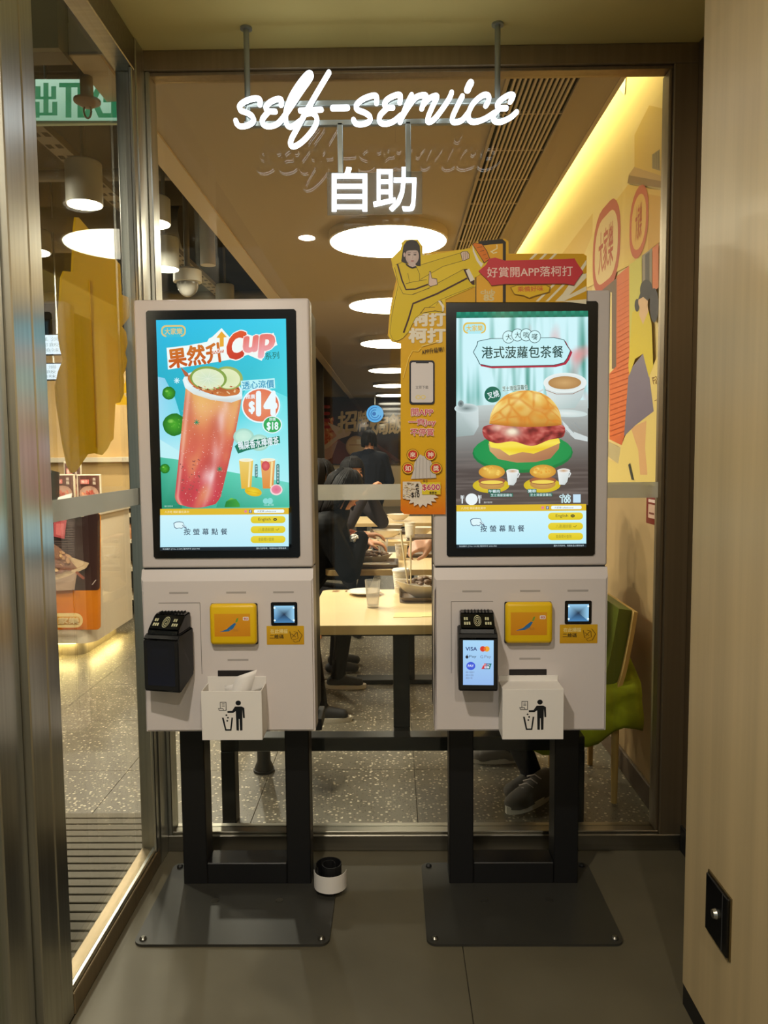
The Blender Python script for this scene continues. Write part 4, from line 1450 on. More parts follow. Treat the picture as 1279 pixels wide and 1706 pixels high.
for k in range(7):   # white stripes
    x = 800 + k * 52
    pts = [(x, 138), (x + 16, 138), (x + 16 - 260, 396), (x - 260, 396)]
    if k < 3:
        A.poly([(x, 138), (x + 16, 138), (x + 16 - 30, 168), (x - 30, 168)], (240, 230, 200))
    A.poly([(x + 150, 245), (x + 166, 245), (min(x + 20, 1062), 392), (x + 4, 392)] if x + 166 < 1076 else [(1074, 170 + (k - 3) * 70), (1074, 196 + (k - 3) * 70), (1074 - 150 + 26, 392), (1074 - 180 + 26, 392)], (240, 230, 200))
# phone and block letters behind the figure
A.poly([(487, 140), (500, 76), (640, 62), (640, 396), (487, 396)], (236, 176, 40))
A.poly([(500, 72), (628, 60), (646, 76), (646, 396), (630, 396), (630, 84), (560, 90), (500, 98)], (40, 34, 26))
A.line([(487, 220), (487, 396)], 5, (60, 44, 20))
A.line([(566, 130), (600, 110), (598, 90)], 6, (246, 232, 180))
A.line([(566, 124), (580, 136), (600, 130)], 6, (246, 232, 180))
A.text('club', 512, 330, 588, 352, (226, 206, 150), .03); A.text('85', 530, 356, 582, 388, (226, 206, 150), .05)
for t, x0, y0, x1, y1 in (('好賞', 196, 140, 326, 186), ('柯打', 250, 238, 330, 262), ('柯打', 150, 452, 322, 522), ('柯打', 132, 536, 322, 610)):
    A.text(t, x0, y0, x1, y1, (238, 230, 210), .05)
# figure in a yellow track suit
def c(pts): return [(x / 2, 32 + y / 2) for x, y in pts]
BODY = (222, 194, 14)
LN = (52, 34, 10)
A.poly(c([(70, 270), (190, 150), (180, 100), (220, 66), (340, 66), (390, 110), (400, 230), (560, 215), (820, 170), (920, 160), (950, 110), (1000, 110), (1130, 290), (1040, 420), (960, 470), (970, 560), (650, 700), (640, 810), (620, 840), (420, 850), (330, 900), (260, 1050), (190, 1120), (100, 1150), (50, 1100), (60, 900), (100, 680), (140, 520), (100, 400)]), (232, 202, 30))
A.poly(c([(110, 360), (130, 320), (190, 305), (340, 345), (560, 280), (810, 205), (830, 290), (640, 350), (380, 490), (460, 480), (470, 560), (640, 480), (840, 380), (890, 400), (960, 540), (950, 570), (600, 690), (370, 850), (320, 920), (250, 1050), (190, 1110), (110, 1140), (70, 1090), (80, 900), (110, 720), (155, 560)]), BODY)
for pts, w in (([(110, 360), (150, 540), (110, 720), (75, 900), (62, 1060), (90, 1130), (140, 1142), (200, 1110), (260, 1040), (330, 900), (420, 820), (600, 700), (950, 560)], 2), ([(350, 345), (560, 280), (810, 205)], 2), ([(380, 490), (620, 350), (830, 290)], 2), ([(120, 330), (190, 305)], 2), ([(340, 350), (375, 430), (375, 500)], 2), ([(250, 420), (270, 520), (450, 490)], 2), ([(160, 560), (200, 640), (290, 650), (480, 580)], 2), ([(300, 650), (470, 580), (840, 380)], 2), ([(230, 535), (272, 520)], 3)):
    A.line(c(pts), w, LN)
for pts, w in (([(140, 325), (190, 500), (230, 595), (330, 590), (465, 540)], 8), ([(205, 1055), (260, 900), (305, 745), (560, 640), (880, 475)], 9)):
    A.line(c(pts), w, (60, 18, 12))
A.poly(c([(808, 205), (830, 190), (880, 185), (905, 215), (905, 265), (850, 290), (828, 292)]), LN)
A.poly(c([(814, 208), (832, 195), (876, 190), (899, 217), (899, 261), (850, 284), (832, 286)]), (222, 196, 180))
for q in ((845, 200, 840, 280), (862, 196, 866, 270), (880, 200, 884, 262)):
    A.line(c([(q[0], q[1]), (q[2], q[3])]), 1.5, LN)
A.poly(c([(470, 490), (478, 400), (494, 400), (505, 470), (560, 480), (568, 545), (490, 566), (468, 550)]), LN)
A.poly(c([(475, 492), (480, 408), (490, 408), (502, 476), (555, 486), (562, 540), (492, 560), (473, 545)]), (226, 200, 186))
A.poly(c([(840, 380), (880, 375), (960, 500), (960, 548), (930, 540), (890, 490)]), (60, 18, 12))
A.poly(c([(866, 392), (900, 375), (960, 490), (915, 512)]), (232, 226, 214))
A.poly(c([(930, 110), (955, 95), (1040, 110), (1090, 180), (1125, 270), (1060, 320), (1020, 250)]), LN)
A.poly(c([(940, 114), (960, 101), (1036, 114), (1084, 184), (1116, 266), (1064, 308), (1024, 246)]), (226, 124, 20))
A.poly(c([(938, 118), (960, 190), (1010, 290), (1050, 320), (1030, 360), (980, 290), (940, 190)]), (238, 232, 222))
for k in range(4):
    A.line(c([(985 + k * 30, 150 + k * 40), (1040 + k * 20, 140 + k * 40)]), 2, LN)
A.poly(c([(380, 850), (430, 785), (540, 780), (580, 710), (610, 715), (640, 800), (620, 838), (540, 825)]), LN)
A.poly(c([(392, 845), (434, 790), (536, 786), (582, 718), (606, 722), (632, 798), (616, 832), (540, 818)]), (226, 190, 30))
A.poly(c([(570, 716), (592, 712), (636, 770), (634, 815), (618, 836), (612, 780)]), (238, 232, 222))
# head
A.poly(c([(180, 296), (192, 210), (204, 130), (236, 82), (290, 64), (344, 80), (376, 130), (384, 220), (386, 345), (340, 340), (300, 320), (230, 320)]), (44, 38, 36))
A.ell(*c([(296, 240)])[0], 36, 47, (214, 196, 190), (196, 172, 164))
A.poly(c([(262, 310), (330, 310), (336, 348), (296, 362), (252, 345)]), (206, 184, 178))
A.poly(c([(214, 190), (220, 120), (290, 84), (356, 110), (372, 186), (330, 178), (262, 180)]), (50, 44, 42))
A.ell(*c([(213, 225)])[0], 5, 12, (206, 182, 176))
for x in (264, 326):
    A.ell(*c([(x, 226)])[0], 8, 3.4, (70, 56, 52)); A.line(c([(x - 18, 206), (x + 16, 204)]), 2.4, (96, 80, 74))
A.line(c([(300, 230), (304, 262), (296, 268)]), 2, (170, 144, 136))
A.ell(*c([(300, 292)])[0], 9, 3.4, (176, 106, 104))
A.line(c([(232, 325), (262, 350), (300, 366), (340, 352)]), 8, (40, 26, 18))
# red plaque
pq = [(500, 232), (540, 198), (556, 166), (590, 160), (640, 176), (960, 168), (1010, 164), (1022, 186), (1056, 236), (1024, 280), (1008, 306), (960, 298), (640, 300), (570, 308), (552, 282)]
A.poly([(a, b + 3) for a, b in pq], (120, 40, 40))
A.poly(pq, (206, 56, 66))
A.text('好賞開APP落柯打', 546, 208, 1000, 262, (244, 214, 206), .012, rot=-1)
A.poly([(668, 318), (700, 306), (860, 304), (884, 318), (878, 344), (850, 352), (800, 366), (770, 378), (740, 364), (690, 356), (680, 340)], (150, 110, 20))
A.poly([(674, 320), (702, 310), (858, 308), (878, 320), (872, 342), (848, 348), (798, 362), (770, 373), (742, 360), (692, 352), (684, 338)], (232, 190, 30))
A.text('乘備好味', 708, 312, 844, 340, (214, 96, 50), .02, rot=-2)
# vertical part
A.text('APP升級喇！', 198, 640, 318, 668, (60, 40, 16), .01, rot=-8)
A.line([(100, 800), (130, 690), (150, 655), (180, 658), (195, 640)], 4, (246, 214, 90)); A.line([(198, 632), (290, 604)], 5, (246, 220, 120))
A.rrect(133, 706, 267, 940, 16, (38, 40, 52))
A.rrect(142, 716, 259, 930, 11, (222, 216, 216))
A.rect(168, 714, 236, 722, (38, 40, 52))
A.text('立即下載', 166, 840, 234, 858, (80, 76, 80))
for x in (180, 206):
    A.ell(x, 902, 15, 12, (232, 214, 150)); A.ell(x, 902, 8, 6, (222, 216, 216))
for t, x0, x1, y0, y1 in (('開APP', 144, 258, 962, 1000), ('一齊Joy', 130, 272, 1016, 1056), ('不停賞', 140, 262, 1068, 1106)):
    A.text(t, x0, y0, x1, y1, (206, 70, 100), .015, outline=(246, 224, 214), ow=.06)
A.poly([(150, 1310), (160, 1250), (190, 1205), (206, 1215), (232, 1208), (246, 1240), (270, 1290), (276, 1330), (140, 1336)], (206, 200, 196))
for k in range(5):
    A.line([(165 + k * 20, 1335), (172 + k * 17, 1222)], 3, (170, 164, 160))
for ch, x, y in (('來', 151, 1207), ('神', 245, 1207), ('如', 126, 1279), ('獎', 275, 1279)):
    A.ell(x, y, 32, 31, (120, 40, 20)); A.ell(x, y, 29, 28, (244, 214, 60)); A.ell(x, y, 25, 24, (206, 50, 36))
    A.text(ch, x - 15, y - 14, x + 15, y + 14, (250, 236, 220), .02)
sp_ = []
for i in range(34):
    a = 2 * PI * i / 34
    r = 1.0 if i % 2 else .74
    sp_.append((198 + 92 * r * math.cos(a), 1420 + 68 * r * math.sin(a)))
A.poly(sp_, (232, 222, 208))
A.rect(98, 1350, 190, 1440, (226, 216, 200))
for k in range(60):
    A.rect(*(lambda x, y: (x, y, x + random.uniform(3, 12), y + random.uniform(2, 5)))(random.uniform(98, 176), random.uniform(1352, 1432)), random.choice([(160, 140, 110), (190, 170, 140), (120, 104, 90), (220, 190, 110)]))
for t, x0, y0, x1, y1 in (('A', 164, 1360, 184, 1378), ('5', 166, 1384, 184, 1406), ('$10', 144, 1408, 186, 1436)):
    A.text(t, x0, y0, x1, y1, (40, 34, 34), .02)
A.rect(200, 1352, 298, 1418, (232, 206, 40))
A.text('價值', 204, 1340, 230, 1354, (60, 40, 20), .01)
A.text('$600', 202, 1364, 294, 1398, (196, 60, 90), .02, outline=(246, 230, 220), ow=.05)
A.text('優惠券', 238, 1402, 278, 1416, (60, 40, 20), .01)
A.build('print', PRINT, pb, lambda a, b, h: (a, YB - 0.0037 - h * .5, b))

# ---------------------------------------------------------------- wall things
sk = thing('wall_socket', (0.772, 1.765, 0.318), 'black square switch plate with a steel button on the wood wall', 'switch plate')
MB().box(0.768, 0.772, 1.700, 1.830, 0.315, 0.468, .001, 1).build('trim_frame', mat('brass trim', (120, 104, 70), 0.35, 0.8), sk)
MB().box(0.762, 0.769, 1.705, 1.825, 0.320, 0.463, .002, 1).build('plate', BLKGL, sk)
MB().cyl((0.763, 1.765, 0.392), (0.754, 1.765, 0.392), .013, .010, 18).build('button', STEEL, sk, 40)
MB().box(0.7612, 0.7622, 1.729, 1.730, 0.322, 0.461).build('joint', mat('joint grey', (70, 70, 70), 0.5), sk)

fa = thing('fire_alarm_box', atX(1090, 870, 1.07), 'small dark red alarm box on the beige wall beside the right kiosk', 'alarm box')
a0, a1 = atX(1074, 826, 1.07), atX(1104, 870, 1.07)
ya, yb_ = 3.0, 3.14
zc = atX(1090, 848, 1.05).z
MB().box(1.03, 1.07, ya, yb_, zc - .06, zc + .06, .004, 2).build('box', mat('alarm red', (120, 26, 20), 0.4), fa, 30)
F = Art(lambda x, y: (x, y), .0001)
F.rect(ya + .03, zc - .035, yb_ - .03, zc + .02, (206, 170, 150)); F.rect(ya + .04, zc - .02, yb_ - .04, zc - .012, (120, 60, 50))
F.rect(ya + .03, zc + .028, yb_ - .03, zc + .04, (226, 200, 190))
F.build('label_plate', PRINT, fa, lambda a, b, h: (1.0295 - h, a, b))

# yellow cut-out board on the outside of the side glass
cut = [(388, 170), (345, 165), (330, 200), (325, 300), (318, 400), (320, 520), (330, 580), (345, 640), (320, 700), (303, 780), (308, 860), (318, 930), (340, 1080), (365, 1200), (385, 1240), (405, 1235), (470, 1140), (510, 1135), (545, 1145), (575, 1110), (590, 1075), (605, 1060), (615, 870), (640, 865), (660, 820), (662, 740), (657, 718), (672, 680), (678, 640), (667, 602), (680, 550), (672, 490), (650, 460), (690, 410), (698, 360), (684, 305), (648, 290), (640, 130), (520, -5), (420, -120), (405, -122), (398, -60)]
ol = []
for x, y in cut:
    q = atX(x / 3.1975, 400 + y / 3.1975, -0.906)
    ol.append((q.y, q.z))
yb = thing('cutout_sign', (-0.909, 2.35, 1.46), 'plain yellow back of a wavy cut-out sign on the side glass', 'sign')
MB().prism(ol, -0.912, -0.906, 'x').build('board', YELB, yb)
MB().prism([(2.34, 1.52), (2.36, 1.52), (2.36, 2.02), (2.34, 2.02)], -0.9055, -0.9035, 'x').build('backing_strip', YELB, yb)

# mural printed on the right wall
XM = 1.0695
def P6(x, y): return (960 + x / 2.437, 200 + y / 2.437)
def mM(x, y):
    if x > 5000:
        return (x - 10000, y)
    q = atX(*P6(x, y), XM)
    return (-q.y, -q.z)
A = Art(mM, .00012)
A._add([(10000 - 20.9, -3.38), (10000 - 2.9, -3.38), (10000 - 2.9, -1.385), (10000 - 20.9, -1.385)], [(0, 1, 2, 3)], [(240, 220, 160), (240, 214, 140), (236, 208, 140), (236, 208, 140)])
# far houses
for k in range(9):
    y0 = 4.2 + k * 1.8
    A._add([(10000 - y0 - 1.5, -2.7 + (k % 3) * .2), (10000 - y0, -2.75), (10000 - y0, -1.4), (10000 - y0 - 1.5, -1.4)], [(0, 1, 2, 3)], [random.choice([(226, 190, 110), (232, 206, 150), (222, 170, 110)])] * 4)
    for w in range(3):
        A._add([(10000 - y0 - 1.2 + w * .4, -2.4), (10000 - y0 - 1.0 + w * .4, -2.4), (10000 - y0 - 1.0 + w * .4, -2.05), (10000 - y0 - 1.2 + w * .4, -2.05)], [(0, 1, 2, 3)], [(206, 160, 90)] * 4)
A.poly([(240, 60), (300, -60), (385, -40), (385, 240), (240, 190)], [(226, 190, 90), (222, 186, 90), (222, 190, 110), (210, 170, 90), (226, 186, 90)])
A.poly([(150, -160), (180, -230), (210, -240), (200, -100)], (206, 222, 190))
A.poly([(312, 140), (344, 118), (346, 206), (312, 196)], (150, 130, 90))
for k in range(3):
    A.line([(320 + k * 9, 138 - k * 6), (320 + k * 9, 198)], 2, (110, 96, 70))
A.poly([(36, 545), (80, 440), (215, 262), (360, 288), (352, 490), (215, 592), (66, 672), (40, 684)], [(232, 206, 130), (232, 206, 120), (230, 190, 90), (222, 176, 80), (220, 170, 70), (230, 196, 100), (232, 206, 130), (232, 206, 130)])
A.poly([(212, 256), (218, 222), (240, 190), (386, 238), (382, 278), (352, 276)], (150, 116, 66))
A.poly([(218, 224), (240, 190), (386, 238), (384, 254)], (196, 158, 96))
A.poly([(296, 300), (358, 312), (352, 490), (296, 530)], (212, 160, 62))
def oval(x0, x1, zc_, h, col, inn):
    # wall coordinates: u = -Y
    U0, U1 = 10000 - x1, 10000 - x0
    A.rrect(U0, -zc_ - h / 2, U1, -zc_ + h / 2, h * .42, col)
    A.rrect(U0 + h * .1, -zc_ - h * .38, U1 - h * .1, -zc_ + h * .38, h * .32, inn)
    A.text('大家樂', U0 + h * .28, -zc_ - h * .24, U1 - h * .28, -zc_ + h * .24, col, .02)
q0, q1 = atX(*P6(70, 640), XM), atX(*P6(185, 400), XM)
oval(q1.y, q0.y, (atX(*P6(125, 520), XM)).z, .42, (186, 88, 60), (226, 196, 140))
q0, q1 = atX(*P6(222, 420), XM), atX(*P6(298, 420), XM)
oval(q1.y, q0.y, (atX(*P6(258, 415), XM)).z, .30, (196, 96, 50), (226, 176, 84))
A.poly([(110, 690), (172, 640), (170, 1010), (150, 1010), (150, 700)], (116, 92, 76))
A.poly([(170, 634), (224, 588), (226, 1100), (214, 1240), (190, 1320), (140, 1296), (140, 1030), (168, 1000)], [(216, 110, 60), (222, 116, 60), (226, 120, 60), (222, 110, 50), (206, 96, 50), (222, 110, 54), (222, 112, 56), (216, 106, 54)])
for k in range(30):
    y = 660 + k * 21
    A.line([(172 if y < 1010 else 144, y + 14), (222, y - 14)], 2.2, (196, 92, 44))
A.poly([(224, 588), (276, 552), (276, 800), (226, 1000)], (212, 200, 90))
A.poly([(278, 550), (318, 520), (318, 700), (278, 740)], (150, 136, 116))
A.poly([(290, 548), (308, 534), (308, 690), (290, 700)], (84, 78, 72))
A.poly([(320, 520), (345, 500), (345, 680), (320, 700)], (216, 120, 70))
A.poly([(130, 1300), (190, 1330), (180, 1395), (130, 1360)], (196, 176, 130))
A.poly([(190, 1330), (300, 1050), (370, 890), (362, 1490), (240, 1480), (130, 1480), (130, 1372), (180, 1396)], (232, 204, 120))
# walking woman
A.poly([(232, 1250), (296, 1220), (290, 1330), (300, 1440), (270, 1440), (262, 1340), (248, 1300)], (222, 170, 116))
A.poly([(222, 1040), (240, 1000), (282, 948), (304, 1010), (326, 1182), (250, 1240), (204, 1284)], [(128, 116, 136), (134, 122, 140), (140, 128, 146), (130, 118, 138), (122, 110, 132), (120, 108, 128), (120, 108, 126)])
A.poly([(238, 780), (262, 764), (304, 770), (318, 830), (324, 1000), (306, 1044), (282, 948), (250, 970), (226, 1036), (222, 1000)], (222, 196, 50))
A.poly([(270, 740), (300, 740), (304, 776), (282, 830), (266, 790)], (226, 184, 140))
A.ell(296, 690, 26, 42, (52, 48, 52)); A.ell(328, 752, 18, 70, (58, 54, 58)); A.ell(258, 752, 10, 26, (60, 54, 56)); A.ell(283, 738, 20, 30, (226, 184, 140))
A.poly([(262, 730), (276, 690), (306, 700), (302, 734), (284, 718)], (50, 46, 50))
A.line([(322, 1050), (336, 1040), (344, 1060)], 2.5, (150, 110, 60)); A.line([(330, 1140), (350, 1130)], 2.5, (150, 110, 60)); A.text('Fashi', 322, 1040, 362, 1070, (150, 110, 60), 0, rot=-12)
A.poly([(222, 1400), (230, 1392), (246, 1462), (236, 1460)], (60, 60, 50))
A.build('mural_print', MURAL, wm, lambda a, b, h: (XM - .0005 - h, -a, -b))


# ---------------------------------------------------------------- dining tables
TZ = 0.80
def rr_outline(x0, x1, y0, y1, r, n=5):
    pts = []
    for cx, cy, a0 in ((x1 - r, y0 + r, -90), (x1 - r, y1 - r, 0), (x0 + r, y1 - r, 90), (x0 + r, y0 + r, 180)):
        pts += [(cx + r * math.cos(math.radians(a0 + 90 * i / n)), cy + r * math.sin(math.radians(a0 + 90 * i / n))) for i in range(n + 1)]
    return pts


EDGE = mat('table edge', (196, 164, 110), 0.5)
t1 = thing('dining_table', (0.03, 3.45, 0), 'pale laminate table nearest the window with a glass of water on it', 'table', 'dining tables along the mural wall')
MB().prism(rr_outline(-0.36, 0.62, 3.06, 3.87, .04), TZ - .003, TZ, 'z').build('top', WOODT, t1, 30)
MB().prism(rr_outline(-0.36, 0.62, 3.06, 3.87, .04), TZ - .038, TZ - .003, 'z').build('edge_band', EDGE, t1, 30)
MB().box(-.30, .56, 3.12, 3.81, TZ - .058, TZ - .038).build('under_frame', BLACK, t1)
MB().box(-.006, .062, 3.10, 3.17, .36, TZ - .05, .003, 1).build('column', BLACK, t1)
MB().box(-.70, .755, 2.99, 3.065, .305, .362, .003, 1).build('cross_beam', mat('black beam', (34, 33, 31), 0.3), t1)
MB().box(-.006, .062, 3.06, 3.17, .305, .362, .003, 1).build('beam_link', BLACK, t1)
for a in (-.70, .70):
    MB().box(a, a + .056, 2.99, 3.065, 0, .305, .003, 1).build('foot', BLACK, t1)


def table(y0, label):
    t = thing('dining_table', (0.05, y0 + .41, 0), label, 'table', 'dining tables along the mural wall')
    MB().prism(rr_outline(-0.41, 0.62, y0, y0 + .80, .05), TZ - .003, TZ, 'z').build('top', WOODT, t, 30)
    MB().prism(rr_outline(-0.41, 0.62, y0, y0 + .80, .05), TZ - .034, TZ - .003, 'z').build('edge_band', EDGE, t, 30)
    MB().box(.06, .13, y0 + .36, y0 + .44, .02, TZ - .034, .003, 1).build('column', BLACK, t)
    MB().box(-.25, .45, y0 + .34, y0 + .46, 0, .03, .004, 1).build('foot', BLACK, t)
    return t
table(4.52, 'pale table behind the nearest one, where the person in the black jacket eats')
table(5.95, 'third pale table from the window, with bowls and trays')
table(7.5, 'far pale table in front of the standing man')


def bowl(x, y, r, h, label, grp='bowls on the tables', food=None, wave=True):
    b = thing('bowl', (x, y, TZ + .012), label, 'bowl', grp)
    z0 = TZ + .012
    m = MB()
    prof = [(.45, 0), (.5, .06), (.8, .45), (1.0, .95), (1.04, 1.0), (1.0, 1.0), (.92, .9), (.7, .45), (.4, .14), (0.02, .12)]
    seg = 32
    rings = []
    for pr, pz in prof:
        ring = []
        for k in range(seg):
            a = 2 * PI * k / seg
            w = 1 + (.05 * math.cos(4 * a) if wave and pz > .8 else 0)
            ring.append(m.bm.verts.new((x + r * pr * math.cos(a) * w * 1.15, y + r * pr * math.sin(a) * .8 * w, z0 + h * pz * (1 + (.12 * math.cos(2 * a) if wave and pz > .8 else 0)))))
        rings.append(ring)
    for a, bb in zip(rings, rings[1:]):
        for k in range(seg):
            m.bm.faces.new((a[k], a[(k + 1) % seg], bb[(k + 1) % seg], bb[k]))
    m.bm.faces.new(rings[0][::-1])
    m.build('bowl_shell', CERAM, b, 60)
    if food:
        f = MB()
        for k in range(26):
            a, q = random.uniform(0, 2 * PI), math.sqrt(random.random()) * .72
            f.ell((x + r * q * math.cos(a) * 1.1, y + r * q * math.sin(a) * .75, z0 + h * (.80 + .38 * (1 - q)) + random.uniform(-.004, .006)), (random.uniform(.016, .032), random.uniform(.014, .024), random.uniform(.007, .014)), 8, 6, Matrix.Rotation(random.uniform(0, 6), 4, 'Z') @ Matrix.Rotation(random.uniform(-.5, .5), 4, 'X'))
        setp(f.build('food', food, b, 180), 'pile of sliced braised meat and noodles', kind='stuff')
    return b


def cup(x, y, r, h, label, lid=False, m=None, z=None):
    z = TZ if z is None else z
    c_ = thing('paper_cup', (x, y, z), label, 'cup', 'cups on the tables')
    prof = [(r * .74, 0)]
    n = 9
    for k in range(n):
        q = .25 + .6 * k / n
        prof += [(r * (.74 + .24 * q), h * q), (r * (.74 + .24 * q) + .0012, h * (q + .02)), (r * (.74 + .24 * q), h * (q + .04))]
    prof += [(r * .98, h * .97), (r, h * .985), (r * .99, h), (r * .93, h), (r * .72, h * .05), (.002, h * .045)]
    MB().lathe(prof, (x, y, z), 28).build('cup_wall', m or CUPP, c_, 40)
    if lid:
        MB().lathe([(r * 1.04, h * .96), (r * 1.05, h * 1.02), (r * .98, h * 1.035), (r * .94, h * 1.07), (r * .88, h * 1.07), (.003, h * 1.05)], (x, y, z), 28).build('lid', WPAP, c_, 40)
    return c_


def tray(x0, x1, y0, y1, label):
    t = thing('tray', ((x0 + x1) / 2, (y0 + y1) / 2, TZ), label, 'tray', 'trays on the tables')
    MB().prism(rr_outline(x0, x1, y0, y1, .03), TZ, TZ + .006, 'z').build('tray_base', TRAYM, t)
    o_, i_ = rr_outline(x0, x1, y0, y1, .03), rr_outline(x0 + .012, x1 - .012, y0 + .012, y1 - .012, .022)
    m = MB()
    A0 = [m.bm.verts.new((a, b, TZ + .004)) for a, b in i_]
    A1 = [m.bm.verts.new((a, b, TZ + .026)) for a, b in o_]
    A2 = [m.bm.verts.new((a + (.004 if a < (x0 + x1) / 2 else -.004), b, TZ + .024)) for a, b in o_]
    n = len(o_)
    for k in range(n):
        j = (k + 1) % n
        m.bm.faces.new((A0[k], A0[j], A1[j], A1[k]))
        m.bm.faces.new((A1[k], A1[j], A2[j], A2[k]))
    m.build('tray_rim', TRAYM, t)
    return t


# near table: glass of water, saucer, tray with a bowl, chopsticks, cups
gp = atZ(621, 1012, TZ)
g = thing('water_glass', gp, 'clear glass of water on the nearest table', 'glass')
TUM = glass_mat('tumbler glass', (253, 253, 252), 1.45, 0.10, 0.4)
MB().lathe([(.026, 0), (.030, .05), (.036, .125), (.0345, .125), (.0285, .05), (.0245, .010), (.001, .009)], gp, 28).build('tumbler', TUM, g, 40)
MB().lathe([(.0243, .0102), (.0283, .05), (.0322, .088), (.001, .088)], gp, 28).build('water', glass_mat('water', (246, 242, 238), 1.33, 0.22, 0.3), g, 40)
sp0 = atZ(607, 990, TZ)
sc_ = thing('saucer', sp0, 'white saucer behind the water glass', 'plate')
MB().lathe([(.04, 0), (.05, .003), (.085, .016), (.084, .018), (.05, .007), (.002, .006)], sp0, 32).build('dish', CERAM, sc_, 50)
bp = atZ(690, 995, TZ + .01)
tray(bp.x - .07, bp.x + .32, bp.y - .10, bp.y + .17, 'grey tray under the meat bowl on the nearest table')
bowl(bp.x + .06, bp.y + .02, .125, .072, 'wavy white bowl of sliced meat on the nearest table', food=FOOD)
np_ = thing('napkin', (bp.x + .1, 3.22, TZ), 'pale yellow paper napkin in front of the tray', 'napkin')
MB().prism([(bp.x - .10, 3.205), (bp.x + .30, 3.215), (bp.x + .31, 3.31), (bp.x - .09, 3.30)], TZ, TZ + .0015, 'z').build('sheet', mat('napkin', (236, 222, 160), 0.8), np_)
MB().prism([(bp.x + .02, 3.21), (bp.x + .32, 3.22), (bp.x + .32, 3.30), (bp.x + .05, 3.295)], TZ + .0015, TZ + .003, 'z').build('folded_sheet', mat('napkin', (236, 222, 160), 0.8), np_)
c1_ = atZ(667, 972, TZ)
cup(c1_.x, 3.78, .042, .112, 'tall ribbed paper cup with lid beside the chopsticks', True)
c2_ = atZ(706, 978, TZ)
cup(c2_.x, 3.82, .036, .075, 'small open paper cup at the right of the chopsticks')
A = Art(lambda x, y: (x, y), .0001)
for x0, x1 in ((-.31, -.27), (-.245, -.215), (-.20, -.16)):
    for k in range(4):
        A.rect(x0, 3.805 + k * .012, x1 - random.uniform(0, .012), 3.812 + k * .012, (150, 100, 60))
A.build('table_notice', PRINT, t1, lambda a, b, h: (a, b, TZ + .0004 + h))

# second table
b2 = atZ(622, 933, TZ)
tray(b2.x - .20, b2.x + .16, 4.55, 4.83, 'dark tray under the noodle bowl on the second table')
bowl(b2.x, 4.74, .105, .055, 'wavy white bowl of noodles in front of the person in black', food=FOOD)
s2 = thing('side_plate', (b2.x + .01, 4.585, TZ + .007), 'white oval plate at the edge of the dark tray', 'plate')
MB().lathe([(.04, .0), (.05, .003), (.09, .018), (.088, .020), (.05, .007), (.002, .006)], (b2.x + .01, 4.595, TZ + .007), 28, 1.1, .5).build('dish', CERAM, s2, 50)
c3_ = atZ(667, 915, TZ)
cup(c3_.x, 4.95, .042, .10, 'white paper cup on the second table behind the hand')
pk = atZ(618, 915, TZ)
cup(pk.x - .01, 5.0, .03, .06, 'small white sauce cup behind the noodle bowl')
g2 = thing('water_glass', (b2.x + .06, 5.05, TZ), 'smoky tumbler on the second table', 'glass')
MB().lathe([(.026, 0), (.030, .05), (.036, .12), (.0345, .12), (.0285, .05), (.0245, .010), (.001, .009)], (b2.x + .06, 5.05, TZ), 24).build('tumbler', TUM, g2, 40)
tray(.03, .42, 5.02, 5.29, 'grey tray at the far side of the second table')
# third and far tables
for x, y, r, l in ((-.05, 6.15, .10, 'white bowl at the near edge of the third table'), (.22, 6.35, .09, 'white bowl in the middle of the third table'), (-.02, 6.62, .09, 'white bowl at the back of the third table'), (.05, 7.7, .10, 'white bowl on the far table')):
    bowl(x, y, r, .06, l, wave=False)
cup(.13, 6.05, .045, .14, 'tall white cup at the near edge of the third table')
tray(.10, .50, 5.98, 6.25, 'tray at the near edge of the third table')
tray(-.2, .2, 6.45, 6.72, 'tray at the back of the third table')

# ---------------------------------------------------------------- chairs
def chair(x, y, label, rz=0.0):
    t = thing('dining_chair', (x, y, 0), label, 'chair', 'wooden dining chairs')
    cw = mat('chair wood', (176, 120, 76), 0.5)
    MB().box(x - .20, x + .20, y - .19, y + .19, .43, .47, .012, 2).build('seat', mat('chair pad', (150, 70, 40), 0.6), t, 40)
    MB().box(x - .215, x - .185, y - .19, y + .19, .62, .86, .012, 2).build('backrest', mat('chair pad', (150, 70, 40), 0.6), t, 40)
    for sx in (-.18, .18):
        for sy in (-.165, .165):
            MB().cyl((x + sx, y + sy, .0), (x + sx * .95, y + sy, .43 if sx > 0 else .64), .014, .018, 10).build('leg', cw, t, 40)
    return t
ch = chair(-.80, 4.72, 'wooden chair of the person in the black jacket')
clone(ch, (0.0, .47, 0), 'wooden chair at the far seat of the second table')
clone(ch, (0.02, 1.55, 0), 'wooden chair at the left of the third table')
st = thing('pedestal_stool', (-.62, 3.52, 0), 'black pedestal stool behind the left kiosk', 'stool')
MB().lathe([(.045, 0), (.045, .02), (.032, .05), (.030, .42)], (-.62, 3.52, 0), 20).build('column', BLACK, st, 40)
MB().lathe([(.05, 0), (.05, .012)], (-.62, 3.52, 0), 20).build('floor_flange', BLACK, st, 40)
MB().lathe([(.16, .42), (.175, .43), (.175, .465), (.15, .475)], (-.62, 3.52, 0), 28).build('seat', mat('stool pad', (60, 46, 36), 0.6), st, 40)

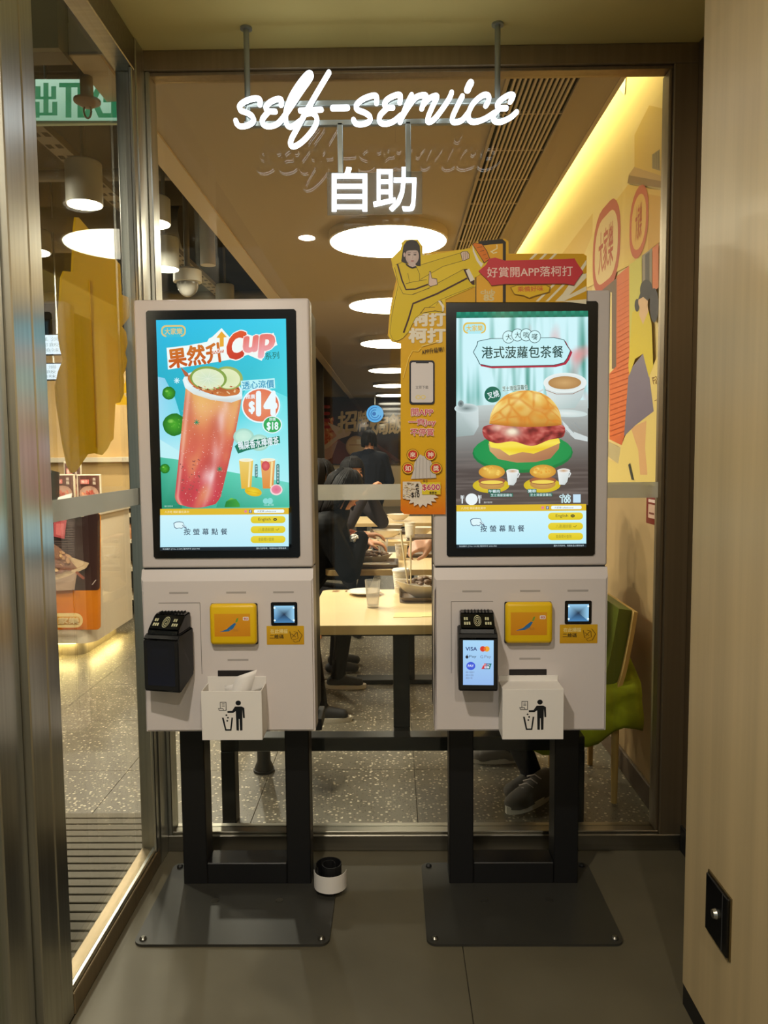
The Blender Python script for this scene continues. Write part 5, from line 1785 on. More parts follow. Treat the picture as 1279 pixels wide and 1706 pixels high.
gc = thing('shell_chair', (.82, 3.38, 0), 'green padded chair with a bent wood shell by the mural wall', 'chair')
def shell(off, th, y0, y1, rnd):
    c_ = spline([(1.005, .83), (.985, .70), (.955, .55), (.915, .465), (.84, .435), (.65, .43), (.50, .445)], 6)
    L, R_ = [], []
    for i, p in enumerate(c_):
        d = (c_[min(i + 1, len(c_) - 1)] - c_[max(i - 1, 0)]).normalized()
        q = Vector((-d.y, d.x))
        L.append(tuple(p - q * off))
        R_.append(tuple(p - q * (off + th)))
    return MB().prism(L + R_[::-1], y0, y1, 'y')
shell(0, .016, 3.14, 3.62, 0).build('wood_shell', mat('bent wood', (206, 170, 104), 0.4), gc, 40)
m = shell(.017, .055, 3.165, 3.60, 0)
m.build('cushion', GREEN, gc, 40)
for sx, sy in ((.74, 3.20), (.74, 3.56), (.93, 3.18), (.93, 3.58)):
    MB().cyl((sx, sy, 0), (sx, sy, .42), .013, .018, 10).build('leg', mat('bent wood', (206, 170, 104), 0.4), gc, 40)
# lime jacket hanging over the seat edge
jk = MB()
nx, nz = 14, 16
gridv = {}
for i in range(nx + 1):
    for j in range(nz + 1):
        u, v = i / nx, j / nz
        x = .60 + u * .42 - .10 * v * (1 - u)
        if v < .4:
            z = .56 - .10 * v / .4 + .05 * u
            y = 3.34 - .22 * v / .4
        else:
            z = .46 - (v - .4) / .6 * (.16 + .05 * math.sin(u * 5)) + .05 * u * (1 - v)
            y = 3.12 - .012 * math.sin(u * 19 + v * 3) - .01 * math.sin(v * 9)
        z += .012 * math.sin(u * 14 + 2 * v)
        gridv[i, j] = jk.bm.verts.new((x, y, z))
for i in range(nx):
    for j in range(nz):
        jk.bm.faces.new((gridv[i, j], gridv[i + 1, j], gridv[i + 1, j + 1], gridv[i, j + 1]))
jo = jk.build('draped_jacket', LIME, None, 180)
sm = jo.modifiers.new('thick', 'SOLIDIFY')
sm.thickness = .012
setp(jo, 'lime green jacket draped over the seat of the green chair', 'jacket')


# ---------------------------------------------------------------- people
def ik(a, b, l1, l2, pole):
    a, b = Vector(a), Vector(b)
    d = b - a
    L = min(d.length, (l1 + l2) * .999)
    u = d.normalized()
    x = (l1 * l1 - l2 * l2 + L * L) / (2 * L)
    h = math.sqrt(max(l1 * l1 - x * x, 0))
    p = Vector(pole)
    p = (p - u * p.dot(u)).normalized()
    return a + u * x + p * h


def hand(segs, wrist, d, up, side, curl, s=1.0):
    """palm and five fingers; d pointing direction, up back of the hand, side +1 thumb along d x up."""
    d, up = Vector(d).normalized(), Vector(up)
    up = (up - d * up.dot(d)).normalized()
    lat = d.cross(up).normalized() * side
    w = Vector(wrist)
    for k in range(4):
        o = lat * (.030 - .020 * k) * s
        base = w + d * .085 * s + o
        segs.append((w + d * .02 * s + o * .6, base, .014 * s, .0115 * s, 'skin'))
        L = (.072, .082, .076, .058)[k] * s
        p, ang = base, .0
        for q, fr in enumerate((.45, .32, .23)):
            ang += curl * (.6, 1.0, .8)[q]
            n = p + (d * math.cos(ang) - up * math.sin(ang)) * L * fr
            segs.append((p, n, (.0095 - q * .001) * s, (.009 - q * .001) * s, 'skin'))
            p = n
    b = w + d * .03 * s + lat * .030 * s
    t1_ = b + (d * .6 + lat * .7 - up * .3).normalized() * .042 * s
    t2_ = t1_ + (d * .9 + lat * .05 - up * .45).normalized() * .038 * s
    segs.append((b, t1_, .014 * s, .0115 * s, 'skin'))
    segs.append((t1_, t2_, .011 * s, .009 * s, 'skin'))


def person(label, hip, head, face, feet, hands, mats, hairlong=.1, hairline=1.0, voxel=.007, curl=.5, foot_dir=None, poleA=(0, 0, -1), hand_dir=None, hand_up=(0, 0, 1), knee_pole=(0, 0, 1), head_tilt=0.0, group='people in the dining room', bulk=1.0):
    hip, head = Vector(hip), Vector(head)
    f = Vector((face[0], face[1], 0)).normalized()
    side = Vector((f.y, -f.x, 0))          # the person's right
    segs = []
    neck = head - Vector((0, 0, .13)) - f * .03
    ch_ = hip.lerp(neck, .72)
    belly = hip.lerp(neck, .33)
    segs += [(hip + side * .075, hip - side * .075, .125, .125, 'leg'), (hip, belly, .15, .145, 'top'), (belly, ch_, .145, .155, 'top'),
             (belly + side * .05, ch_ + side * .075, .12, .125, 'top'), (belly - side * .05, ch_ - side * .075, .12, .125, 'top'), (ch_, neck, .12, .058, 'top'), (neck, head - Vector((0, 0, .05)), .052, .054, 'skin')]
    for s in (1, -1):
        sh = ch_.lerp(neck, .45) + side * .165 * s
        segs.append((ch_.lerp(neck, .6), sh, .08, .072, 'top'))
        h = Vector(hands[0 if s > 0 else 1])
        hd = Vector(hand_dir[0 if s > 0 else 1]).normalized() if hand_dir else (h - sh).normalized()
        wr = h - hd * .06
        el = ik(sh, wr, .29, .25, Vector(poleA) + side * .5 * s)
        segs += [(sh, el, .068, .056, 'top'), (el, el.lerp(wr, .88), .056, .044, 'top'), (el.lerp(wr, .8), wr + hd * .02, .028, .026, 'skin')]
        hand(segs, wr, hd, hand_up, -s, curl)
        hj = hip + side * .09 * s
        ft = Vector(feet[0 if s > 0 else 1])
        ank = ft + Vector((0, 0, .085))
        kn = ik(hj, ank, .44, .43, knee_pole)
        segs += [(hj, kn, .088, .066, 'leg'), (kn, ank, .062, .046, 'leg')]
        fd = Vector(foot_dir[0 if s > 0 else 1]).normalized() if foot_dir else f
        segs += [(ank - Vector((0, 0, .03)), ft + fd * .13 + Vector((0, 0, .035)), .04, .032, 'shoe'), (ank - Vector((0, 0, .045)) - fd * .04, ft + Vector((0, 0, .04)), .036, .038, 'shoe')]
    segs = [(a, b, r0 * bulk, r1 * bulk, k) if k == 'top' else (a, b, r0, r1, k) for a, b, r0, r1, k in segs]
    m = MB()
    for a, b, r0, r1, _ in segs:
        m.capsule(a, b, r0, r1, 10)
    # head
    Rm = Matrix((( side.x, f.x, 0), (side.y, f.y, 0), (0, 0, 1))).to_4x4() @ Matrix.Rotation(head_tilt, 4, 'X')
    def H(x, y, z): return head + (Rm @ Vector((x, y, z)))
    m.ell(H(0, -.005, .02), (.074, .092, .098), 20, 14, Rm)
    m.ell(H(0, .02, -.05), (.056, .068, .068), 16, 10, Rm)
    m.ell(H(0, .094, -.018), (.012, .020, .024), 10, 8, Rm)
    m.ell(H(0, .068, .018), (.052, .02, .014), 12, 8, Rm)
    for s in (-1, 1):
        m.ell(H(.076 * s, -.008, -.012), (.010, .018, .030), 10, 8, Rm)
        m.ell(H(.03 * s, .07, -.03), (.024, .022, .026), 10, 8, Rm)
    m.ell(H(0, .083, -.062), (.026, .014, .012), 10, 8, Rm)
    me = m.mesh('raw', SKIN, Vector((0, 0, 0)))
    ob = bpy.data.objects.new('raw', me)
    COL.objects.link(ob)
    rm = ob.modifiers.new('r', 'REMESH')
    rm.mode = 'VOXEL'
    rm.voxel_size = voxel
    sm_ = ob.modifiers.new('s', 'SMOOTH')
    sm_.factor = .5
    sm_.iterations = 3
    dg = bpy.context.evaluated_depsgraph_get()
    me2 = bpy.data.meshes.new_from_object(ob.evaluated_get(dg))
    bpy.data.objects.remove(ob)
    root = thing('person', (hip.x, hip.y, 0), label, 'person', group)
    me2.materials.clear()
    for q in (SKIN, mats[0], mats[1], mats[2]):
        me2.materials.append(q)
    idx = {'skin': 0, 'top': 1, 'leg': 2, 'shoe': 3}
    n_ = len(me2.polygons)
    ce = np.empty(n_ * 3)
    me2.polygons.foreach_get('center', ce)
    ce = ce.reshape(-1, 3)
    best, bi = np.full(n_, 9.0), np.zeros(n_, dtype=np.int32)
    for a, b, r0, r1, k in segs:
        a_, d_ = np.array(a), np.array(Vector(b) - Vector(a))
        t = np.clip((ce - a_) @ d_ / max(d_ @ d_, 1e-9), 0, 1)
        v = np.linalg.norm(ce - a_ - t[:, None] * d_, axis=1) - (r0 + (r1 - r0) * t)
        w = v < best
        best[w], bi[w] = v[w], idx[k]
    bi[np.linalg.norm(ce - np.array(head), axis=1) < .125] = 0
    me2.polygons.foreach_set('material_index', bi)
    me2.transform(Matrix.Translation(-wloc(root)))
    me2.shade_smooth()
    link_mesh('body', me2, root)
    # hair: shell around the skull, open at the face, with locks
    hm = MB()
    n, k2 = 26, 14
    rows = []
    for j in range(k2 + 1):
        ph = j / k2
        row = []
        for i in range(n):
            a = 2 * PI * i / n          # 0 = front
            fr_ = max(0, math.cos(a))
            low_ = -.055 - hairlong * max(0, -math.cos(a) * .7 + .45) if math.cos(a) < .55 else .045 * hairline
            top_ = .128
            z = top_ - (top_ - low_) * ph
            rr = math.sqrt(max(0, 1 - (max(z, 0) / .128) ** 2)) if z > 0 else 1.0
            w = 1 + .03 * math.sin(a * 9 + j)
            x = .090 * rr * math.sin(a) * w * (1 if z > -.06 else 1 + .1)
            y = (-.008 + .108 * math.cos(a) * rr * w) if z > 0 else (-.008 + .106 * math.cos(a) * w)
            row.append(hm.bm.verts.new(H(x, y, z + .012)))
        rows.append(row)
    for a, b in zip(rows, rows[1:]):
        for i in range(n):
            hm.bm.faces.new((a[i], a[(i + 1) % n], b[(i + 1) % n], b[i]))
    hm.bm.faces.new(rows[0])
    for k in range(150):
        a = random.uniform(.75, 2 * PI - .75)
        L_ = .05 + hairlong * max(.2, -math.cos(a) * .7 + .5)
        pts = []
        for q in range(6):
            t = q / 5
            z = .115 - (.16 + L_) * t
            rr = math.sqrt(max(.05, 1 - (max(z, 0) / .13) ** 2))
            pts.append(H(.094 * rr * math.sin(a + .25 * t), -.008 + .112 * rr * math.cos(a + .25 * t), z + .012))
        hm.tube(pts, [.004, .007, .008, .008, .006, .002], 4)
    for k in range(14):
        a = -.75 + 1.5 * k / 13
        pts = [H(.09 * math.sqrt(max(.05, 1 - (z / .13) ** 2)) * math.sin(a), -.006 + .112 * math.sqrt(max(.05, 1 - (z / .13) ** 2)) * math.cos(a), z + .012) for z in (.122, .10, .075, .045 * hairline, .03 * hairline)]
        hm.tube(pts, [.006, .009, .009, .008, .003], 5)
    hr = hm.build('hair', mats[3] if len(mats) > 3 else HAIRM, root, 180)
    s_ = hr.modifiers.new('t', 'SOLIDIFY')
    s_.thickness = .008
    em = mat('eye dark', (24, 18, 16), 0.2)
    for s in (-1, 1):
        MB().ell(H(.031 * s, .086, .0), (.013, .006, .006), 10, 6, Rm).build('eye', em, root, 180)
        MB().ell(H(.031 * s, .090, .022), (.019, .005, .004), 10, 6, Rm).build('eyebrow', HAIRM, root, 180)
    MB().ell(H(0, .094, -.062), (.022, .006, .006), 10, 6, Rm).build('mouth', mat('lips', (160, 84, 76), 0.5), root, 180)
    return root


SHOE = mat('black shoe', (26, 26, 32), 0.6)
SOLE = mat('pale sole', (214, 208, 196), 0.6)
pa = person('person in a black padded jacket eating at the second table', (-.74, 4.76, .55), (-.30, 4.66, 1.27), (1, -.05), [(-.42, 4.20, 0), (-.36, 4.80, 0)], [(-.135, 4.62, 1.0), (-.12, 4.88, .92)], (JKT, TROU, SHOE), .12, curl=.55, hand_dir=[(1, .1, .05), (1, -.1, -.1)], head_tilt=-.35, voxel=.0075, bulk=1.22)
def soles(par, ft, d):
    d = Vector(d).normalized()
    q = Vector((-d.y, d.x, 0))
    pts = []
    for i in range(18):
        a = 2 * PI * i / 18
        l = math.cos(a)
        p = Vector(ft) + d * (.045 + .135 * l) + q * (.042 + .008 * l) * math.sin(a)
        pts.append((p.x, p.y))
    MB().prism(pts, .0, .024, 'z').build('shoe_sole', SOLE, par, 30)
soles(pa, (-.42, 4.20, 0), (1, 0, 0)); soles(pa, (-.36, 4.80, 0), (1, 0, 0))
pm = MB()
for k in range(26):
    a, b = random.uniform(0, 6.28), random.uniform(-1, 1)
    r = .022
    pm.ell(Vector((-.235, 4.55, .985)) + Vector((r * math.cos(a) * math.sqrt(1 - b * b), r * math.sin(a) * math.sqrt(1 - b * b), r * b)), (.010, .010, .010), 7, 5)
pm.build('white_pompom', mat('white fluff', (236, 232, 226), 0.9), pa, 180)
person('dark-haired diner beside the person in the black jacket', (-.80, 5.22, .55), (-.50, 5.22, 1.32), (1, .1), [(-.40, 5.12, 0), (-.40, 5.32, 0)], [(-.22, 5.10, .90), (-.22, 5.34, .90)], (mat('brown jacket', (120, 62, 40), 0.8, spec=0.12), TROU, SHOE), .10, voxel=.01)
person('dark-haired diner facing the window at the third table', (-.72, 6.32, .55), (-.33, 6.25, 1.33), (.55, -.8), [(-.36, 6.2, 0), (-.36, 6.42, 0)], [(-.20, 6.08, 1.20), (-.16, 6.16, 1.21)], (mat('charcoal jumper', (46, 40, 40), 0.8, spec=0.12), TROU, SHOE), .02, .9, voxel=.009, curl=1.0, hand_dir=[(.5, -.1, .9), (.3, .1, .9)])
person('man standing with his back to the window, in a navy jacket', (-.30, 9.4, .93), (-.29, 9.45, 1.63), (.1, 1), [(-.20, 9.4, 0), (-.40, 9.4, 0)], [(-.14, 9.72, 1.10), (-.44, 9.72, 1.08)], (NAVY, TROU, SHOE), -.02, voxel=.012, bulk=1.18, knee_pole=(0, 1, 0), poleA=(0, -1, -.2))
# diner at the right of the near table, holding chopsticks
hx = atY(703, 912, 3.56)
pd = person('diner with chopsticks at the right of the nearest table', (.80, 3.52, .55), (.60, 3.60, 1.30), (-1, .0), [(.55, 3.62, 0), (.60, 3.30, 0)], [(hx.x + .0, 3.60, hx.z + .005), (.42, 3.34, .83)], (mat('grey hoodie', (96, 92, 88), 0.9, spec=0.12), mat('navy trousers', (34, 36, 44), 0.9, spec=0.12), mat('grey knit shoe', (104, 98, 92), 0.8)), .05, curl=.85, hand_dir=[(-1, -.1, -.1), (-1, .1, 0)], hand_up=(.1, -.5, .8), foot_dir=[(-1, -.1, 0), (-.8, -.6, 0)], voxel=.007)
# chopsticks
for a, b, l in (((679, 972), (667, 884), 'slanting left chopstick of the pair over the meat bowl'), ((684, 972), (684, 892), 'upright right chopstick of the pair over the meat bowl')):
    p0_, p1_ = atY(*a, 3.46), atY(*b, 3.56)
    setp(MB().cyl(p0_, p1_, .0032, .005, 10).build('chopstick', mat('pale bamboo', (236, 214, 170), 0.5), None, 40), l, 'chopstick', 'chopsticks in the hand of the diner')


def sneaker(par, ft, d, name):
    """low running shoe with a thick pale sole and laces."""
    d = Vector(d).normalized()
    q = Vector((-d.y, d.x, 0))
    o = thing_part('sneaker', par, Vector(ft))
    F_ = Vector(ft)
    m = MB()
    prof = [(-.10, .036, .085), (-.075, .042, .105), (-.03, .042, .10), (.02, .044, .085), (.07, .048, .065), (.115, .050, .052), (.155, .042, .042), (.178, .02, .030)]
    n = 12
    rings = []
    for t_, w, h in prof:
        rings.append([m.bm.verts.new(F_ + d * t_ + q * w * math.cos(PI * k / (n - 1)) + Vector((0, 0, .022 + h * max(0, math.sin(PI * k / (n - 1))) ** .7))) for k in range(n)])
    for a, b in zip(rings, rings[1:]):
        for k in range(n - 1):
            m.bm.faces.new((a[k], a[k + 1], b[k + 1], b[k]))
    m.bm.faces.new(rings[0]); m.bm.faces.new(rings[-1][::-1])
    m.build('upper', mat('grey knit shoe', (104, 98, 92), 0.8), o, 60)
    pts = []
    for i in range(22):
        a = 2 * PI * i / 22
        l = math.cos(a)
        p = F_ + d * (.038 + .148 * l) + q * (.047 + .006 * l) * math.sin(a)
        pts.append((p.x, p.y))
    MB().prism(pts, ft[2], ft[2] + .030, 'z').build('sole', SOLE, o, 30)
    for k in range(4):
        t_ = .0 + k * .026
        h = .118 - k * .012
        MB().tube([F_ + d * t_ + q * .03 + Vector((0, 0, h - .012)), F_ + d * (t_ + .006) + Vector((0, 0, h)), F_ + d * (t_ + .02) - q * .03 + Vector((0, 0, h - .014))], .003, 6).build('lace', mat('lace', (206, 190, 184), 0.8), o, 180)
sneaker(pd, (.60, 3.20, .0), (-.75, -.65, 0), 'a')
sneaker(pd, (.55, 3.64, .0), (-1, -.1, 0), 'b')

# ---------------------------------------------------------------- back wall mural
bm_ = thing('back_mural', (-1.5, 20.99, 1.15), 'glossy dark mural with pale brush lettering on the back wall', 'mural')
MB().box(-4.2, 1.05, 20.95, 20.99, 1.15, 2.93, .004, 1).build('panel', mat('mural panel dark', (46, 24, 24), 0.08, spec=1.0, coat=1.0), bm_)
def mK(x, y):
    q = atY(500 + x / 4.919, 600 + y / 4.919, 20.945)
    return (q.x, q.z)
A = Art(mK, .0015)
A.poly([(-700, 310), (860, 300), (860, 850), (-700, 850)], [(60, 26, 30), (40, 26, 24), (56, 36, 32), (96, 46, 44)])
A.poly([(120, 700), (240, 560), (300, 640), (600, 850), (120, 850)], (120, 60, 56))
A.poly([(430, 560), (460, 560), (830, 830), (780, 830)], (86, 50, 42))
A.poly([(120, 480), (230, 500), (320, 640), (250, 720), (120, 740)], [(206, 100, 70), (222, 130, 80), (226, 150, 100), (206, 120, 84), (196, 90, 64)])
for k in range(70):
    A.ell(random.uniform(110, 270), random.uniform(480, 700), random.uniform(8, 22), random.uniform(5, 11), random.choice([(226, 140, 90), (206, 96, 66), (236, 180, 120), (190, 76, 50)]), n=8, rot=random.uniform(0, 90))
A.poly([(225, 510), (420, 590), (400, 620), (310, 650), (230, 720), (160, 745), (160, 725), (250, 660), (300, 620), (250, 550)], (214, 180, 150))
A.poly([(160, 745), (230, 720), (310, 660), (260, 800), (160, 850)], (196, 150, 130))
for k in range(4):
    A.rrect(130, 370 + k * 55, 245, 396 + k * 55, 10, (170, 60, 60))
A.ell(458, 706, 84, 86, (190, 150, 110)); A.ell(458, 706, 74, 76, (226, 196, 150), (214, 176, 130))
A.rect(400, 690, 520, 700, (190, 150, 110)); A.rect(462, 650, 506, 690, (240, 220, 180))
A.text('招', 310, 420, 460, 590, (206, 176, 130), .03, rot=-6, shear=.15)
A.text('牌', 465, 420, 560, 580, (206, 176, 130), .03, rot=-4, shear=.15)
A.text('焗', 570, 470, 720, 610, (206, 176, 130), .03, rot=-6, shear=.15)
A.text('飯', 725, 440, 850, 600, (206, 176, 130), .03, rot=-4, shear=.15)
A.build('mural_face', GLOSSP, bm_, lambda a, b, h: (a, 20.949 - h * .3, b))
cb = atY(500 + 612 / 4.919, 600 + 440 / 4.919, 19.9)
bs = thing('blue_reflection_disc', (cb.x, 19.9, cb.z), 'small round glowing blue disc standing in for a glass reflection, in front of the dark mural', 'sign')  # glowing disc modelled in place of a blue reflection in the window
A = Art(lambda x, y: (cb.x + x, cb.z - y), .001)
A.ell(0, 0, .22, .22, (120, 196, 246), (90, 176, 240))
for r in (.16, .10):
    A.line([(r * math.cos(q), r * math.sin(q)) for q in [.3 + i * .25 for i in range(20)]], .02, (40, 110, 190))
A.ell(-.02, 0, .05, .05, (60, 120, 190))
A.build('sign_face', SCREEN, bs, lambda a, b, h: (a, 19.88 - h, b))  # emissive face imitates the reflection, no lit sign hangs here
MB().cyl((cb.x, 19.885, cb.z), (cb.x, 19.93, cb.z), .225, .225, 28).build('case', BLKPL, bs, 40)
MB().cyl((cb.x, 19.91, cb.z + .2), (cb.x, 19.91, 2.95), .01, .01, 8).build('hanger', STEEL, bs)

# ---------------------------------------------------------------- order counter seen through the side glass
ct = thing('service_counter', (-3.0, 5.9, 0), 'white rounded counter with a food poster on its front', 'counter')
CW = mat('counter white', (226, 212, 186), 0.35)
def ro(x0, x1, y0, y1, r, n=6):
    pts = [(x0, y0)]
    pts += [(x1 - r + r * math.sin(PI / 2 * i / n), y0 + r - r * math.cos(PI / 2 * i / n)) for i in range(n + 1)]
    return pts + [(x1, y1), (x0, y1)]
MB().prism(ro(-4.6, -2.20, 5.50, 6.36, .10), .12, 1.05, 'z').build('body', CW, ct, 40)
MB().prism(ro(-4.6, -2.18, 5.48, 6.36, .11), 1.05, 1.09, 'z').build('worktop', mat('worktop', (206, 196, 176), 0.3), ct, 40)
MB().prism(ro(-4.6, -2.32, 5.62, 6.30, .08), 0, .12, 'z').build('toe_kick', mat('toe kick', (120, 110, 90), 0.6), ct, 40)
MB().box(-4.5, -2.36, 5.575, 5.60, .10, .118).build('glow_strip', emat('counter glow', (255, 226, 150), 60.0), ct)
MB().box(-2.30, -2.275, 5.66, 6.28, .10, .118).build('glow_strip', emat('counter glow', (255, 226, 150), 60.0), ct)
def mC(x, y):
    q = atY(60 + x / 6.095, 780 + y / 6.095, 5.499)
    return (q.x, q.z)
A = Art(mC, .0006)
A.rrect(-700, 452, 658, 1640, 46, (222, 136, 20), (206, 116, 14))
A.rrect(-700, 452, 650, 1240, 40, (40, 20, 20), (60, 34, 30))
A.poly([(-100, 500), (395, 480), (400, 1230), (-100, 1250)], (76, 62, 60))
for k in range(26):
    A.rect(-100, 520 + k * 24, 390, 530 + k * 24, (92, 74, 68))
A.poly([(190, 520), (322, 518), (300, 715), (190, 690)], (176, 76, 80)); A.poly([(215, 560), (300, 560), (286, 690), (212, 670)], (206, 110, 110))
A.poly([(-200, 900), (200, 850), (370, 900), (550, 960), (520, 1010), (360, 1085), (220, 1130), (-200, 1130)], (206, 176, 140))
A.poly([(-200, 1130), (220, 1130), (360, 1085), (430, 1040), (400, 1230), (240, 1240), (-200, 1240)], (176, 146, 122))
A.poly([(-200, 860), (200, 770), (270, 820), (330, 900), (430, 1010), (210, 1080), (-200, 1100)], (150, 110, 90))
for k in range(60):
    A.ell(random.uniform(-100, 380), random.uniform(850, 1060), random.uniform(14, 40), random.uniform(10, 22), random.choice([(196, 150, 110), (222, 180, 130), (140, 96, 80), (170, 126, 100)]), n=8, rot=random.uniform(0, 90))
A.line([(440, 1040), (520, 1110)], 26, (150, 80, 60)); A.line([(600, 1170), (640, 1120)], 8, (206, 190, 180))
A.rrect(0, 1455, 508, 1600, 70, (236, 206, 140)); A.rrect(40, 1490, 480, 1570, 36, (214, 150, 50)); A.text('大家樂', 150, 1498, 470, 1562, (240, 216, 160), .03)
A.build('front_poster', PRINT, ct, lambda a, b, h: (a, 5.4985 - h, b))
# things on the counter
mc = thing('till', (-2.72, 5.75, 1.09), 'black till with a yellow card on the white counter', 'till')
MB().box(-2.85, -2.55, 5.62, 5.95, 1.09, 1.16, .01, 2).build('till_base', BLKPL, mc, 30)
MB().prism([(5.62, 1.15), (5.90, 1.15), (5.93, 1.36), (5.80, 1.38)], -2.84, -2.58, 'x').build('till_screen', BLKPL, mc, 30)
MB().box(-2.84, -2.74, 5.585, 5.60, 1.10, 1.27, .003, 1).build('yellow_card', YEL, mc)


def food_poster(x0, x1, y, z0, z1, label, seed, lean=.06):
    t = thing('menu_poster', ((x0 + x1) / 2, y, z0), label, 'poster', 'small food posters behind the counter')
    MB().box(x0, x1, y, y + .02, z0, z1, .003, 1).build('frame', CW, t)
    A = Art(lambda x, yy: (x0 + x * (x1 - x0), z1 - yy * (z1 - z0)), .0006)
    A.rect(.05, .04, .95, .96, (100, 60, 50), (84, 50, 44))
    rs = random.Random(seed)
    A.ell(.5, .62, .40, .26, (206, 170, 150), (170, 130, 110))
    for k in range(30):
        a, q = rs.uniform(0, 6.28), rs.uniform(0, .9)
        A.ell(.5 + .3 * q * math.cos(a), .62 + .18 * q * math.sin(a), rs.uniform(.04, .09), rs.uniform(.02, .05), rs.choice([(206, 110, 90), (176, 80, 64), (226, 160, 120), (140, 60, 50)]), n=8, rot=rs.uniform(0, 90))
    A.rect(.2, .16, .55, .30, (214, 120, 110)); A.text('推介', .24, .18, .5, .28, (240, 226, 210), .02)
    A.text('飯', .72, .10, .84, .20, (236, 220, 200), .01); A.text('麵', .72, .22, .84, .32, (236, 220, 200), .01)
    A.build('picture', PRINT, t, lambda a, b, h: (a, y - .0006 - h, b))
    return t
food_poster(-2.50, -2.31, 6.05, 1.09, 1.34, 'framed food poster on the counter, half hidden by the left kiosk', 3)
food_poster(-2.76, -2.56, 6.15, 1.09, 1.34, 'dark food poster with a round bowl beside the till', 4)
food_poster(-2.68, -2.54, 6.24, 1.09, 1.44, 'small pink price poster above the till', 5)
fold = thing('tent_card', (-2.60, 5.80, 1.16), 'folded white tent card on the counter beside the till', 'card')
MB().prism([(-2.52, 1.09), (-2.42, 1.09), (-2.40, 1.21), (-2.50, 1.18)], 5.70, 5.72, 'y').build('sheet', WPAP, fold)
fold.location = (-2.47, 5.71, 1.09)
for ch_o in fold.children:
    ch_o.location = Vector((0, 0, 0))
    ch_o.data.transform(Matrix.Translation(Vector((-2.60, 5.80, 1.16)) - Vector((-2.47, 5.71, 1.09))))
# shelf rack behind the counter
rk = thing('shelf_rack', (-2.15, 7.2, 0), 'cream shelf rack with a yellow top behind the counter', 'shelf')
for z in (.15, .42, .68, .92):
    MB().box(-2.65, -1.90, 7.0, 7.5, z, z + .03).build('shelf', CW, rk)
MB().box(-2.65, -1.90, 7.0, 7.5, 1.08, 1.13).build('yellow_top', YEL, rk)
for a in (-2.65, -1.93):
    MB().box(a, a + .03, 7.0, 7.5, 0, 1.08).build('side_panel', CW, rk)
MB().box(-2.62, -1.93, 7.47, 7.5, 0, 1.08).build('back_panel', mat('rack dark', (40, 26, 20), 0.8), rk)
for i, (x, y_) in enumerate(((-2.48, 7.15), (-2.30, 7.18), (-2.12, 7.16))):
    pk_ = MB()
    pk_.lathe([(.06, 0), (.085, .05), (.08, .11), (.03, .14)], (x, y_, .71), 14)
    setp(pk_.build('wrapped_bun', mat('wrapped bun', (196, 140, 96), 0.3, var=.3, vscale=(30, 30, 30)), None, 60), ('leftmost', 'middle', 'rightmost')[i] + ' wrapped bun on the shelf rack', 'bun', 'wrapped buns on the shelf rack')
# wall strip and pendants
setp(MB().box(-6.9, -2.0, 9.30, 9.40, 1.40, 1.46, .004, 1).build('wall_ledge', CW, None), 'cream ledge along the kitchen wall', 'ledge')
for i, (px, py, Yp) in enumerate(((212, 654, 8.0), (223, 664, 7.6), (205, 674, 8.4), (225, 640, 8.6))):
    q = atY(px, py, Yp)
    t = thing('pendant_lamp', (q.x, q.y, q.z), ('leftmost bright', 'near', 'lowest', 'highest')[i] + ' of the small yellow pendant lamps over the kitchen counter', 'pendant lamp', 'yellow pendant lamps')
    MB().lathe([(.075, 0), (.055, .05), (.02, .10), (.012, .12)], q, 18).build('shade', emat('yellow shade glow', (255, 190, 30), 1.3), t, 40)
    MB().cyl((q.x, q.y, q.z + .11), (q.x, q.y, 3.92), .004, .004, 6).build('cord', BLKPL, t)
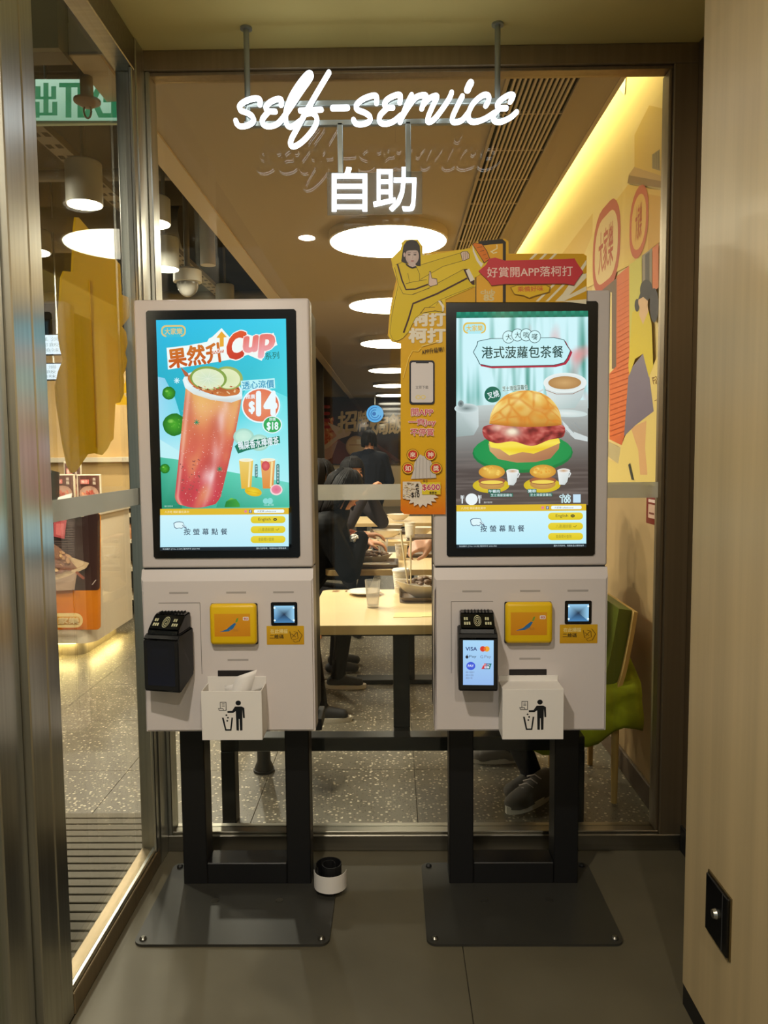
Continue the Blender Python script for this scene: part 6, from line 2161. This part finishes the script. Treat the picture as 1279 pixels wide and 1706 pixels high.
# lit menu boards
for i, (xa, ya_, xb, yb2, Yp) in enumerate(((62, 556, 112, 592, 7.0), (62, 604, 106, 634, 7.0))):
    a, b = atY(xa, yb2, Yp), atY(xb, ya_, Yp)
    t = thing('menu_screen', ((a.x + b.x) / 2, Yp, a.z), ('upper', 'lower')[i] + ' bright menu screen hanging beside the yellow cut-out sign', 'screen', 'menu screens')
    for xx in (a.x - .2, b.x - .1):
        MB().cyl((xx, Yp + .02, b.z), (xx, Yp + .02, 3.92 if i == 0 else b.z + .07), .008, .008, 8).build('hanger', STEEL, t)
    MB().box(a.x - .3, b.x, Yp + .005, Yp + .04, a.z, b.z, .004, 1).build('case', BLKPL, t)
    MB().box(a.x - .29, b.x - .01, Yp, Yp + .006, a.z + .01, b.z - .01).build('lit_face', emat('menu light', (226, 240, 255), 1.6), t)
    A = Art(lambda x, y, a=a, b=b: (a.x - .28 + x * (b.x - a.x + .26), b.z - y * (b.z - a.z)), .001)
    for r in range(3):
        A.text('茶餐 粉麵 焗飯 燒味'[r * 2:r * 2 + 7], .1, .15 + r * .26, .9, .34 + r * .26, (120, 140, 160))
    A.build('menu_text', PRINT, t, lambda a_, b_, h, Yp=Yp: (a_, Yp - .001 - h, b_))
# green standee beyond the glass door
gs = thing('green_standee', (-1.72, 2.72, 0), 'green standing sign with an ochre border at the left edge', 'sign')
MB().box(-2.20, -1.40, 2.72, 2.75, .06, 1.25, .004, 1).build('border', mat('ochre border', (190, 140, 20), 0.5), gs)
MB().box(-2.15, -1.447, 2.714, 2.72, .10, 1.20).build('panel', mat('green print', (70, 140, 24), 0.5), gs)
MB().box(-2.15, -1.35, 2.66, 2.82, 0.004, .06, .004, 1).build('foot', STEELD, gs)
A = Art(lambda x, y: (x, y), .0005)
A.rect(-1.70, .14, -1.50, .20, (214, 222, 206)); A.text('自助', -1.69, .195, -1.51, .145, (60, 90, 40), .02)
A.build('footer_print', PRINT, gs, lambda a, b, h: (a, 2.7135 - h, b))

# ---------------------------------------------------------------- recessed downlights of the forecourt
DLE = emat('downlight glow', (255, 236, 206), 6.0)
for i, (x, y, pw, l) in enumerate(((-0.55, 0.55, 42, 'recessed round downlight in the cream ceiling in front of the kiosks'), (0.35, -0.7, 30, 'recessed round downlight in the cream ceiling behind the viewer'))):
    t = thing('downlight', (x, y, 2.90), l, 'ceiling light', 'forecourt downlights')
    MB().lathe([(.055, -.004), (.075, -.004), (.075, 0), (.055, 0)], (x, y, 2.90), 28).build('trim_ring', STEEL, t, 40)
    MB().lathe([(.054, -.002), (.054, 0)], (x, y, 2.90), 24).build('lens', DLE, t, 40)
    lo = spot_area('downlight_lamp', (0, 0, -.008), .10, pw, (1.0, .90, .76))
    lo.parent = t
